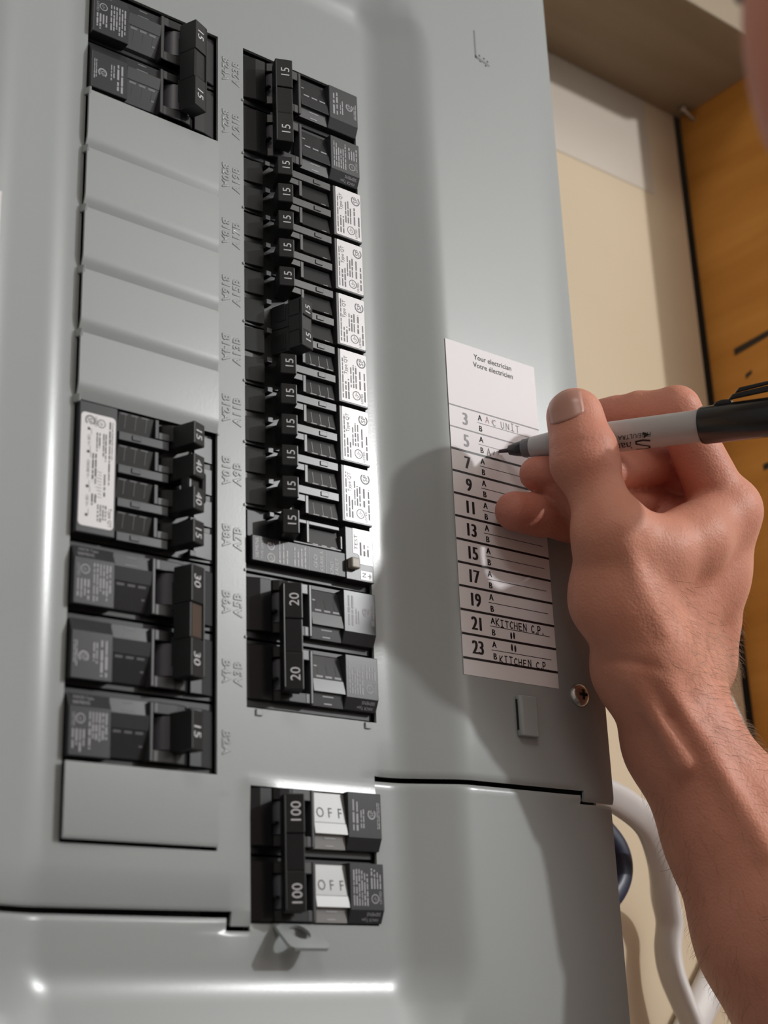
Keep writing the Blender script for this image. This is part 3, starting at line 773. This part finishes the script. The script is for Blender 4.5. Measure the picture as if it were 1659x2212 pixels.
# ---------------------------------------------------------------- cables
def smooth_path(pts, n=14):
    out = []; P = [Vector(p) for p in pts]
    for i in range(len(P)-1):
        p0, p1, p2, p3 = P[max(i-1, 0)], P[i], P[i+1], P[min(i+2, len(P)-1)]
        for k in range(n):
            t = k/n; out.append(0.5*((2*p1)+(p2-p0)*t+(2*p0-5*p1+4*p2-p3)*t*t+(3*p1-p0-3*p2+p3)*t**3))
    out.append(P[-1]); return out
def sweep(name, mt, pts, ra, rb, tw0, tw1, label, cat='cable', sect=None):
    path = smooth_path(pts); b = MB(); n = 14; vs = []
    ref = Vector((0, 0, 1))
    for i, p in enumerate(path):
        t = (path[min(i+1, len(path)-1)]-path[max(i-1, 0)]).normalized()
        s1 = ref.cross(t).normalized(); s2 = t.cross(s1)
        f = i/(len(path)-1); w = tw0+(tw1-tw0)*f
        for k in range(n):
            a = 2*math.pi*k/n; x_, y_ = ra*math.copysign(abs(math.cos(a))**0.8, math.cos(a)), rb*math.copysign(abs(math.sin(a))**0.8, math.sin(a))
            vs.append(p+s1*(x_*math.cos(w)-y_*math.sin(w))+s2*(x_*math.sin(w)+y_*math.cos(w)))
    fs = [(i*n+k, i*n+(k+1) % n, (i+1)*n+(k+1) % n, (i+1)*n+k) for i in range(len(path)-1) for k in range(n)]
    fs += [tuple(range(n)), tuple(range((len(path)-1)*n, len(path)*n))]
    b.add(vs, fs); o = pbuild(b, name, mt, smooth=60); tag(o, label, cat); return o
sweep('cable', 'cable_w', [(243, 24, -30), (272.8, 15.6, -28.0), (296.1, 9.6, -30.0), (319.9, 2.0, -38.0), (344.4, -11.0, -54.0), (363.0, -25.7, -70.0), (369.2, -37.4, -74.0), (367.3, -50.6, -75.0), (367.4, -62.7, -74.0), (370.9, -75.8, -72.0), (375.0, -88.7, -70.0), (381.5, -111.1, -70.0), (387.5, -160, -74), (389.5, -320, -78)], 7.0, 4.0, 0.15, 2.2, 'white flat cable hanging down beside the panel, twisted once')
sweep('cable', 'cable_b', [(243, 30, -62), (289.5, 22, -64.0), (311, 9.5, -66.0), (326.5, -4.0, -66.0), (328.2, -17, -66.0), (317, -29, -65.0), (290, -42, -62), (243, -56, -60)], 5.6, 5.2, 0, 0, 'dark blue cable looping out from behind the panel edge')
sweep('cable', 'cable_w', [(243, 150, -48), (300, 154, -54), (372, 152, -70), (408, 136, -78), (427.8, 91.1, -76.0), (435.5, 71.0, -74.0), (443.3, 52.3, -72.0), (460.7, 21.8, -70.0), (466, -60, -72), (466, -300, -78)], 6.5, 3.4, 0.3, 0.6, 'white cable seen between the forearm and the wooden stud')
sweep('cable', 'cable_w', [(452, -20, -84), (434.2, -39.0, -84.0), (406.6, -68.5, -84.0), (376.8, -100.1, -84.0), (344, -130, -84), (300, -190, -84), (250, -300, -84)], 9.0, 4.0, 0.2, 0.4, 'pale cable crossing behind the forearm at the bottom edge')

# ---------------------------------------------------------------- the person writing on the label
def cap_(P, a, b, ra, rb):
    a = np.array(a, np.float32); b = np.array(b, np.float32); ab = b-a
    h = np.clip((P-a)@ab/float(ab@ab), 0, 1)
    return np.linalg.norm(P-a-h[:, None]*ab, axis=1)-(ra+(rb-ra)*h)
def smin(a, b, k):
    h = np.clip(0.5+0.5*(b-a)/k, 0, 1)
    return b*(1-h)+a*h-k*h*(1-h)
def ell(P, c, r, Rm=None):
    q = P-np.array(c, np.float32)
    if Rm is not None: q = q@Rm
    r = np.array(r, np.float32); k0 = np.linalg.norm(q/r, axis=1); k1 = np.linalg.norm(q/(r*r), axis=1)
    return k0*(k0-1.0)/np.maximum(k1, 1e-6)
J = {'t_tip': (197.6,148.8,51.5), 't_ip': (199.0,130.1,53.5), 't_mid': (201.3,115.4,56.0), 't_mcp': (204.3,96.7,59.5), 't_then': (214.8,74.7,51.0), 't_cmc': (225.8,57.0,52.0),
     'i_mcp': (271.6,118.1,64.0), 'i_pip': (241.1,156.2,69.0), 'i_dip': (236.2,159.6,52.0), 'i_tip': (230.0,160.7,37.0),
     'm_mcp': (288.7,122.7,49.0), 'm_pip': (258.0,143.0,48.0), 'm_dip': (217.0,130.5,42.0), 'm_tip': (199.0,132.3,26.0),
     'r_mcp': (299.4,122.0,36.0), 'r_pip': (266.0,132.0,36.0), 'r_dip': (219.0,113.5,39.5), 'r_tip': (206.5,126.3,31.0),
     'p_mcp': (301.5,118.0,25.0), 'p_pip': (258.9,120.2,24.0), 'p_dip': (220.4,117.0,22.0), 'p_tip': (189.7,115.6,20.8),
     'palm': (262.1,118.3,40.0), 'palm2': (254.9,91.9,40.0),
     'web_a': (226.3,91.8,63.0), 'web_b': (246.7,100.5,66.0), 'back': (270.3,93.8,50.0), 'back2': (279.4,77.6,38.0),
     'wr_r': (232.5,50.1,44.0), 'wr_u': (286.8,64.1,24.0), 'fa1': (255.6,22.3,41.0), 'fa15': (278.4,-14.3,47.0), 'fa2': (293.7,-51.0,55.0), 'elbow': (350,-176,82), 'mid_up': (337,-130,205)}
J = {k: np.array(v, np.float32) for k, v in J.items()}
def finger(P, names, rad, k=2.5):
    d = None
    for n0, n1, r0, r1 in zip(names, names[1:], rad, rad[1:]):
        c = cap_(P, J[n0], J[n1], r0, r1); d = c if d is None else smin(d, c, k)
    return d
fwd_ = np.array((0.592849, 0.337103, -0.731363), np.float32)
def sdf_arm(P):
    d = cap_(P, J['wr_r'], J['wr_u'], 19.0, 16.6)
    d = smin(d, cap_(P, J['palm'], J['palm2'], 13.0, 16.0), 8)
    for (a, b, ra, rb, k) in (('wr_u', 'i_mcp', 15, 13.8, 9), ('wr_u', 'm_mcp', 15, 13.0, 9), ('wr_u', 'r_mcp', 15, 12.0, 9), ('wr_u', 'p_mcp', 15, 11.0, 9),
                              ('wr_r', 'back', 16, 15.5, 10), ('back', 'i_mcp', 15, 13.0, 8), ('back2', 'back', 16, 15, 8),
                              ('t_cmc', 't_then', 17.5, 18.2, 8), ('t_then', 't_mcp', 18.2, 15.2, 8), ('t_then', 'back', 15, 15, 10),
                              ('web_a', 'web_b', 14.5, 13.5, 9), ('web_b', 'i_mcp', 13, 12, 8), ('t_mcp', 'web_a', 12.5, 13.0, 7)):
        d = smin(d, cap_(P, J[a], J[b], ra, rb), k)
    # thumb
    th = finger(P, ('t_mcp', 't_mid', 't_ip', 't_tip'), (14.8, 10.7, 13.3, 11.7), 4.0)
    th = smin(th, cap_(P, J['t_ip']-np.array((0, 2, 0), np.float32)-fwd_*1.5, J['t_ip']+np.array((0, 3, 0), np.float32)-fwd_*1.5, 13.6, 12.6), 3.0)
    d = smin(d, th, 5.0)
    root = lambda n: np.exp(-(np.linalg.norm(P-J[n], axis=1)/16.0)**2)
    for nm, rad in (('i', (12.8, 9.6, 9.0, 8.0)), ('m', (12.0, 9.2, 9.2, 7.4)), ('r', (11.5, 9.0, 10.2, 6.9)), ('p', (11.0, 9.0, 9.3, 7.7))):
        fg = finger(P, tuple(nm+s for s in ('_mcp', '_pip', '_dip', '_tip')), rad)
        if nm in 'ip':   # finger pad
            a = J[nm+'_dip']*0.45+J[nm+'_tip']*0.55; fg = smin(fg, cap_(P, a, J[nm+'_tip'], rad[2]*0.98, rad[3]*1.02), 2)
        d = smin(d, fg, 0.25+7.0*root(nm+'_mcp'))
    # forearm
    fa = smin(cap_(P, J['wr_r']*0.45+J['wr_u']*0.55, J['fa1'], 21.5, 22.2), cap_(P, J['wr_r'], J['fa1'], 17.5, 21.5), 9)
    fa = smin(fa, cap_(P, J['wr_u'], J['fa1'], 15.0, 18.5), 8)
    for a, b, ra, rb in (('fa1', 'fa15', 22.4, 30.5), ('fa15', 'fa2', 30.5, 38.5), ('fa2', 'elbow', 39.0, 46.0), ('elbow', 'mid_up', 44.0, 48.0)):
        fa = smin(fa, cap_(P, J[a], J[b], ra, rb), 6)
    d = smin(d, fa, 9)
    # tendons of the thumb and of the wrist, creases at the joints
    ten = np.minimum(cap_(P, (197.5,95.0,70.0), (207.5,73.7,67.0), 2.8, 2.8), cap_(P, (207.5,73.7,67.0), (220.0,58.0,66.0), 2.8, 2.8))
    d = smin(d, ten, 4.5)
    ten = np.minimum(np.minimum(cap_(P, (224.5,43,58.8), (246.5,14,61.0), 2.2, 2.6), cap_(P, (246.5,14,61.0), (262,-25,71.2), 2.6, 2.8)), cap_(P, (217,42,52), (238.5,10,54.5), 2.0, 2.6))
    d = smin(d, ten, 7.0)
    for (q, ax_, w, dep) in (('t_ip', (0, 1, 0.1), 0.9, 0.6), ('i_dip', (0, 0.2, 1), 1.0, 0.4), ('i_pip', (0.3, 0.7, 0.6), 1.0, 0.35), ('m_dip', (1, 0.2, 0.4), 1.0, 0.4), ('p_dip', (1, 0, 0.1), 1.0, 0.4)):
        aa = np.array(ax_, np.float32); aa /= np.linalg.norm(aa)
        for off in (-2.2, 0.3, 2.6):
            t = (P-J[q])@aa-off
            d = d+dep*np.exp(-(t/w)**2)*np.exp(-(np.linalg.norm(P-J[q], axis=1)/17.0)**4)
    # flexor crease at the base of the thumb
    t = (P-np.array((203, 51, 50), np.float32))@np.array((0.35, 0.93, 0.1), np.float32)
    d = d+0.9*np.exp(-(t/1.5)**2)*np.exp(-(np.linalg.norm(P-np.array((208, 49, 55), np.float32), axis=1)/17.0)**4)
    return d
def fine_field(fn, lo, hi, h, blk=4):
    n = [int(math.ceil((b-a)/h/blk))*blk+1 for a, b in zip(lo, hi)]
    lo = np.array(lo, np.float32)
    cs = [np.arange(0, k, blk) for k in n]
    G = np.stack(np.meshgrid(*cs, indexing='ij'), -1).reshape(-1, 3).astype(np.float32)
    cd = fn(lo+G*h).reshape([len(c) for c in cs])
    near = np.abs(cd) < h*blk*1.5
    idx = [np.minimum(np.rint(np.arange(k)/blk).astype(int), len(c)-1) for k, c in zip(n, cs)]
    D = cd[np.ix_(*idx)].astype(np.float32)
    mask = near[np.ix_(*idx)]
    ii = np.argwhere(mask)
    for s in range(0, len(ii), 400000):
        q = ii[s:s+400000]; D[q[:, 0], q[:, 1], q[:, 2]] = fn(lo+q.astype(np.float32)*h)
    return D, lo
def surface_nets(D, lo, h):
    S = D < 0
    cn = [(0,0,0),(1,0,0),(0,1,0),(1,1,0),(0,0,1),(1,0,1),(0,1,1),(1,1,1)]
    nx, ny, nz = D.shape
    sl = lambda o: (slice(o[0], nx-1+o[0]), slice(o[1], ny-1+o[1]), slice(o[2], nz-1+o[2]))
    cnt = sum(S[sl(o)].astype(np.int8) for o in cn)
    act = (cnt > 0) & (cnt < 8)
    ids = -np.ones(act.shape, np.int64); ii = np.argwhere(act); ids[act] = np.arange(len(ii))
    vals = np.stack([D[ii[:, 0]+o[0], ii[:, 1]+o[1], ii[:, 2]+o[2]] for o in cn], 1)
    acc = np.zeros((len(ii), 3), np.float32); num = np.zeros(len(ii), np.float32)
    for a in range(8):
        for b in range(a+1, 8):
            if sum(abs(cn[a][k]-cn[b][k]) for k in range(3)) != 1: continue
            va, vb = vals[:, a], vals[:, b]; c = (va < 0) != (vb < 0)
            t = np.where(c, va/np.where(c, va-vb, 1), 0)
            p = np.array(cn[a], np.float32)+t[:, None]*(np.array(cn[b], np.float32)-np.array(cn[a], np.float32))
            acc += np.where(c[:, None], p, 0); num += c
    V = lo+(ii+acc/num[:, None])*h
    F = []
    for ax_ in range(3):
        u, w = [k for k in range(3) if k != ax_]
        s0 = [slice(1, -1)]*3; s0[ax_] = slice(0, -1); s1 = [slice(1, -1)]*3; s1[ax_] = slice(1, None)
        e = np.argwhere(S[tuple(s0)] != S[tuple(s1)]); off = np.ones(3, int); off[ax_] = 0; e = e+off
        inside = S[e[:, 0], e[:, 1], e[:, 2]]
        def cell(du, dw):
            q = e.copy(); q[:, u] += du; q[:, w] += dw; return ids[q[:, 0], q[:, 1], q[:, 2]]
        Q = np.stack([cell(-1, -1), cell(0, -1), cell(0, 0), cell(-1, 0)], 1)
        flip_ = inside if ax_ != 1 else ~inside
        Q[~flip_] = Q[~flip_][:, ::-1]
        F.append(Q)
    return V, np.concatenate(F)
D, lo = fine_field(sdf_arm, (160, -215, -12), (445, 190, 250), 1.35)
VA, FA = surface_nets(D, lo, 1.35)
# keep only the arm up to the sleeve
# head, neck and the rest of the body, coarser
HC = np.array((78.2, 104.0, 331.5), np.float32)
fdir = np.array((0.62, -0.10, -0.78), np.float32); fdir /= np.linalg.norm(fdir)
upd = np.array((0.05, 0.99, -0.08), np.float32); sdir = np.cross(upd, fdir); sdir /= np.linalg.norm(sdir); upd = np.cross(fdir, sdir)
RH = np.stack([sdir, upd, fdir], 1).astype(np.float32)     # columns: side, up, forward
def hp_(s, u, f_): return HC+sdir*s+upd*u+fdir*f_
def sdf_head(P):
    d = ell(P, hp_(0, 18, -12), (76, 98, 94), RH)
    d = smin(d, ell(P, hp_(0, -40, 28), (58, 72, 62), RH), 22)                       # jaw and cheeks
    d = smin(d, cap_(P, hp_(0, 4, 84), hp_(0, -32, 98), 8, 12), 8)                    # nose
    d = smin(d, cap_(P, hp_(-14, -34, 84), hp_(14, -34, 84), 7, 7), 5)
    d = smin(d, cap_(P, hp_(-34, 22, 74), hp_(34, 22, 74), 9, 9), 12)                 # brow
    d = smin(d, cap_(P, hp_(-18, -62, 80), hp_(18, -62, 80), 6, 6), 6)                # lips
    d = smin(d, ell(P, hp_(0, -96, 70), (20, 16, 18), RH), 12)                        # chin
    for s in (-1, 1):
        d = -smin(-d, ell(P, hp_(32*s, 2, 86), (15, 10, 12), RH), 8)                  # eye sockets
        d = smin(d, ell(P, hp_(31*s, 2, 72), (13, 12, 12), RH), 3)
        d = smin(d, ell(P, hp_(77*s, -4, -8), (7, 30, 18), RH), 5)                    # ears
    nk = np.array((150, -35, 450), np.float32)
    d = smin(d, cap_(P, hp_(0, -55, -30), nk, 55, 60), 18)
    return d
D, lo = fine_field(sdf_head, (-60, -110, 190), (240, 250, 530), 3.2)
VH, FH = surface_nets(D, lo, 3.2)
SR = np.array((318, -72, 360), np.float32); SL = np.array((60, -60, 570), np.float32)
def sdf_torso(P, g=0.0):
    d = cap_(P, SR*0.8+SL*0.2, SL*0.8+SR*0.2, 72+g, 72+g)
    d = smin(d, cap_(P, (195, -190, 520), (200, -420, 640), 130+g, 120+g), 60)
    d = smin(d, cap_(P, SR, J['mid_up'], 62+g, 56+g), 30)
    d = smin(d, cap_(P, SL, (-10, -330, 690), 60+g, 46+g), 30)
    return d
D, lo = fine_field(lambda P: sdf_torso(P, -4), (-160, -560, 90), (440, 30, 810), 8.0)
VT, FT = surface_nets(D, lo, 8.0)
def sdf_larm(P):
    d = cap_(P, (-10, -330, 690), (-30, -420, 660), 42, 38)
    d = smin(d, cap_(P, (-30, -420, 660), (-60, -600, 560), 40, 28), 8)
    d = smin(d, ell(P, (-68, -660, 530), (26, 52, 40)), 10)
    for k in range(4): d = smin(d, cap_(P, (-68, -690, 500+18*k), (-60, -765+8*abs(k-1.5), 505+15*k), 10, 8), 3)
    d = smin(d, cap_(P, (-60, -650, 500), (-40, -715, 480), 11, 9), 4)
    return d
D, lo = fine_field(sdf_larm, (-130, -800, 440), (60, -280, 760), 4.0)
VL, FL = surface_nets(D, lo, 4.0)

def add_mesh(name, VF, mats, parent, smooth_it=0, mi=None):
    vs = np.concatenate([v for v, f in VF]); fs = []; o_ = 0
    for v, f in VF: fs.append(f+o_); o_ += len(v)
    fs = np.concatenate(fs)
    wv = np.stack([vs[:, 0]*MM, -vs[:, 2]*MM, vs[:, 1]*MM+Z0], 1)
    base = parent.location
    me = bpy.data.meshes.new(name)
    me.vertices.add(len(wv)); me.vertices.foreach_set('co', (wv-np.array(base)).astype(np.float32).ravel())
    me.loops.add(fs.size); me.loops.foreach_set('vertex_index', fs.astype(np.int32).ravel())
    me.polygons.add(len(fs)); me.polygons.foreach_set('loop_start', np.arange(0, fs.size, 4, dtype=np.int32))
    me.update(calc_edges=True); me.validate()
    bm = bmesh.new(); bm.from_mesh(me); bmesh.ops.recalc_face_normals(bm, faces=bm.faces)
    for _ in range(smooth_it): bmesh.ops.smooth_vert(bm, verts=bm.verts, factor=0.5, use_axis_x=True, use_axis_y=True, use_axis_z=True)
    bm.to_mesh(me); bm.free()
    me.shade_smooth()
    for k in ([mats] if isinstance(mats, str) else mats): me.materials.append(M[k])
    o = bpy.data.objects.new(name, me); COL.objects.link(o); o.parent = parent
    return o
person = empty('person', W(190, -1300, 640))
tag(person, 'person writing on the label with a marker, bare forearm reaching in from the right', 'person')

def skin_material():
    mt = bpy.data.materials.new('skin'); mt.use_nodes = True; nt = mt.node_tree; bs = nt.nodes['Principled BSDF']
    at = nt.nodes.new('ShaderNodeAttribute'); at.attribute_name = 'redness'
    tc = nt.nodes.new('ShaderNodeTexCoord')
    n1 = nt.nodes.new('ShaderNodeTexNoise'); n1.inputs['Scale'].default_value = 90; n1.inputs['Detail'].default_value = 5
    nt.links.new(tc.outputs['Object'], n1.inputs['Vector'])
    m1 = nt.nodes.new('ShaderNodeMix'); m1.data_type = 'RGBA'
    m1.inputs[6].default_value = (0.66, 0.275, 0.180, 1); m1.inputs[7].default_value = (0.74, 0.345, 0.245, 1)
    nt.links.new(n1.outputs['Fac'], m1.inputs[0])
    m2 = nt.nodes.new('ShaderNodeMix'); m2.data_type = 'RGBA'; m2.inputs[7].default_value = (0.54, 0.185, 0.14, 1)
    nt.links.new(at.outputs['Fac'], m2.inputs[0]); nt.links.new(m1.outputs[2], m2.inputs[6])
    nt.links.new(m2.outputs[2], bs.inputs['Base Color'])
    bs.inputs['Roughness'].default_value = 0.5; bs.inputs['Specular IOR Level'].default_value = 0.33
    bs.inputs['Subsurface Weight'].default_value = 0.18; bs.inputs['Subsurface Radius'].default_value = (1.0, 0.35, 0.2); bs.inputs['Subsurface Scale'].default_value = 0.0025
    v = nt.nodes.new('ShaderNodeTexVoronoi'); v.inputs['Scale'].default_value = 900; nt.links.new(tc.outputs['Object'], v.inputs['Vector'])
    n2 = nt.nodes.new('ShaderNodeTexNoise'); n2.inputs['Scale'].default_value = 260; n2.inputs['Detail'].default_value = 5; nt.links.new(tc.outputs['Object'], n2.inputs['Vector'])
    ad = nt.nodes.new('ShaderNodeMath'); ad.operation = 'MULTIPLY_ADD'; ad.inputs[1].default_value = 2.2
    nt.links.new(n2.outputs['Fac'], ad.inputs[0]); nt.links.new(v.outputs['Distance'], ad.inputs[2])
    bp = nt.nodes.new('ShaderNodeBump'); bp.inputs['Strength'].default_value = 0.22; bp.inputs['Distance'].default_value = 0.0006
    nt.links.new(ad.outputs[0], bp.inputs['Height']); nt.links.new(bp.outputs[0], bs.inputs['Normal'])
    return mt
M['skin'] = skin_material()
body = add_mesh('body', [(VA, FA), (VH, FH), (VT, FT), (VL, FL)], 'skin', person)
allv = np.concatenate([VA, VH, VT, VL])
red = np.zeros(len(allv), np.float32)
for nm, s, a in (('t_ip', 15, 0.75), ('t_tip', 12, 0.25), ('i_tip', 16, 0.7), ('m_tip', 18, 0.75), ('m_dip', 16, 0.5), ('r_tip', 16, 0.8), ('p_tip', 18, 0.85), ('p_dip', 18, 0.8), ('i_pip', 14, 0.35), ('m_pip', 26, 1.0), ('r_pip', 26, 1.0), ('palm', 20, 0.9), ('i_mcp', 18, 0.25), ('back2', 26, 0.25), ('fa1', 30, 0.3)):
    red = np.maximum(red, a*np.exp(-(np.linalg.norm(allv-J[nm], axis=1)/s)**2))
for (s, u, f_, sg, a) in ((0, -30, 98, 30, 0.6), (50, -40, 60, 40, 0.55), (-50, -40, 60, 40, 0.55), (0, -62, 84, 22, 0.7), (-70, 0, 0, 60, 0.4), (70, 0, 0, 60, 0.4)):
    red = np.maximum(red, a*np.exp(-(np.linalg.norm(allv-hp_(s, u, f_), axis=1)/sg)**2))
at = body.data.attributes.new('redness', 'FLOAT', 'POINT'); at.data.foreach_set('value', red)

# thumb nail, laid on the thumb
def nail(tip, ip, nrm, L, Wd, up_off, name):
    A_ = J[tip]-J[ip]; A_ = A_/np.linalg.norm(A_); n_ = nrm-A_*float(nrm@A_); n_ /= np.linalg.norm(n_); s_ = np.cross(A_, n_)
    nu, nv = 13, 13; pts = []
    for i in range(nu):
        for j in range(nv):
            u = (i/(nu-1)-0.5)*Wd; v = (j/(nv-1)-0.5)*L
            ru = abs(2*u/Wd); lim = 1.0-0.16*ru**4
            v = v*(lim if v > 0 else 1.0-0.30*ru**2.6)+(0.0 if v < 0 else 0.35*(1-ru**2)); u = u*(1-0.10*abs(2*v/L)**4)
            q = J[tip]+A_*(up_off+v)+s_*u+n_*24; pts.append(q)
    Q = np.array(pts, np.float32)
    for _ in range(30): Q = Q-n_.astype(np.float32)*(sdf_arm(Q)*0.8)[:, None]
    Q = Q+n_.astype(np.float32)*0.32
    b = MB(); b.add([tuple(q) for q in Q], [(i*nv+j, (i+1)*nv+j, (i+1)*nv+j+1, i*nv+j+1) for i in range(nu-1) for j in range(nv-1)])
    me = bpy.data.meshes.new(name)
    me.from_pydata([tuple(W(*q)-person.location) for q in b.v], [], b.f); me.materials.append(M['nail']); me.shade_smooth()
    o = bpy.data.objects.new(name, me); COL.objects.link(o); o.parent = person
    sm_ = o.modifiers.new('thickness', 'SOLIDIFY'); sm_.thickness = 0.5*MM; sm_.offset = -1
    return o
rgt = np.array((0.78455, -0.036873, 0.618968), np.float32)
nail('t_tip', 't_ip', -fwd_*0.9-rgt*0.42, 14.0, 15.0, 1.0, 'thumb_nail')

# short hairs on the forearm and the back of the hand
rnd = np.random.default_rng(5)
me = body.data; nv_ = len(VA)
nor = np.zeros(len(me.vertices)*3, np.float32); me.vertex_normals.foreach_get('vector', nor); nor = nor.reshape(-1, 3)[:nv_]
nrm = np.stack([nor[:, 0], nor[:, 2], -nor[:, 1]], 1)          # back to panel axes
dors = nrm@np.array((0.80, 0.10, 0.30), np.float32)
wgt = np.clip((84-VA[:, 1])/60, 0, 1)*np.clip(dors+0.05, 0, 1)**1.3*(VA[:, 1] > -110)*(VA[:, 2] < 110)
left_ = (VA[:, 1] < 5)*(VA[:, 1] > -100)*(VA[:, 2] < 110)*np.clip(-(nrm@rgt)-0.2, 0, 1)*0.12
wgt = wgt+left_
pick = rnd.choice(nv_, size=7500, replace=False, p=wgt/wgt.sum())
hv = []; hf = []
fa_dir = np.array((0.62, -0.76, 0.0), np.float32)
for k in pick:
    p = VA[k]; n_ = nrm[k]; t = np.cross(n_, (1, 0, 0)); d_ = fa_dir*0.75+rnd.normal(0, 0.30, 3)+np.array((0.25, 0, 0.15)); d_ -= n_*float(d_@n_); d_ /= np.linalg.norm(d_)
    L = rnd.uniform(4, 10.5); w_ = np.cross(d_, n_)*0.065; o_ = len(hv)
    for s in (0, 0.4, 0.75, 1.0):
        q = p-n_*0.2+d_*L*s+n_*(L*0.36*math.sin(s*2.2)); ww = w_*(1-0.8*s)
        hv += [q-ww, q+ww]
    hf += [(o_+2*i, o_+2*i+1, o_+2*i+3, o_+2*i+2) for i in range(3)]
mh = bpy.data.meshes.new('arm_hair'); mh.from_pydata([tuple(W(*q)-person.location) for q in hv], [], hf); mh.materials.append(M['armhair'])
o = bpy.data.objects.new('arm_hair', mh); COL.objects.link(o); o.parent = person; o['kind'] = 'stuff'

# clothes and head hair
def sdf_shirt(P):
    d = sdf_torso(P, 4.0)
    d = np.maximum(d, -(P[:, 1]+500))                                   # hem
    c = cap_(P, hp_(0, -55, -30), (150, -35, 450), 61, 68); d = np.maximum(d, -c)  # neckline
    t = (P-J['mid_up'])@((SR-J['mid_up'])/np.linalg.norm(SR-J['mid_up']))
    near_r = cap_(P, J['mid_up'], J['mid_up'], 95, 95)
    d = np.where(near_r < 0, np.maximum(d, -(t-5)), d)                    # sleeve ends
    return d
D, lo = fine_field(sdf_shirt, (-190, -620, 90), (450, 60, 850), 7.0)
VS_, FS_ = surface_nets(D, lo, 7.0); add_mesh('shirt', [(VS_, FS_)], 'shirt', person, 2)
def sdf_legs(P):
    d = cap_(P, (130, -500, 660), (250, -520, 640), 112, 112)
    for s, x in ((-1, 110), (1, 270)):
        d = smin(d, cap_(P, (x+10, -540, 650), (x, -880, 610), 88, 62), 20); d = smin(d, cap_(P, (x, -880, 610), (x, -1235, 650), 62, 48), 12)
    return np.maximum(d, P[:, 1]+470)
D, lo = fine_field(sdf_legs, (-20, -1310, 500), (400, -430, 800), 8.0)
VG, FG = surface_nets(D, lo, 8.0); add_mesh('trousers', [(VG, FG)], 'jeans', person, 2)
for x in (110, 270):
    def sdf_boot(P, x=x):
        d = cap_(P, (x, -1255, 660), (x, -1262, 500), 44, 36); d = smin(d, cap_(P, (x, -1255, 665), (x, -1190, 655), 46, 50), 12)
        return np.maximum(d, -(P[:, 1]+1299.5))
    D, lo = fine_field(sdf_boot, (x-70, -1312, 440), (x+70, -1120, 730), 6.0)
    V_, F_ = surface_nets(D, lo, 6.0); add_mesh('boot', [(V_, F_)], 'boot', person, 1)
def sdf_hair(P):
    d = ell(P, hp_(0, 22, -14), (82, 104, 100), RH)
    q = (P-HC)@RH
    front = 0.9*(q[:, 2]-30)-0.75*(q[:, 1]-48)          # keeps the face free
    return np.maximum(d, front*0.7)
D, lo = fine_field(sdf_hair, (-60, -60, 190), (240, 280, 530), 4.0)
V_, F_ = surface_nets(D, lo, 4.0); add_mesh('hair', [(V_, F_)], 'hair', person, 1)
for s in (-1, 1):
    b = MB(); me = bpy.data.meshes.new('eye'); bm = bmesh.new(); bmesh.ops.create_uvsphere(bm, u_segments=20, v_segments=12, radius=12.3*MM); bm.to_mesh(me); bm.free()
    me.materials.append(M['eye']); me.shade_smooth(); o = bpy.data.objects.new('eye', me); COL.objects.link(o); o.parent = person
    o.location = W(*hp_(31*s, 2, 73))-person.location
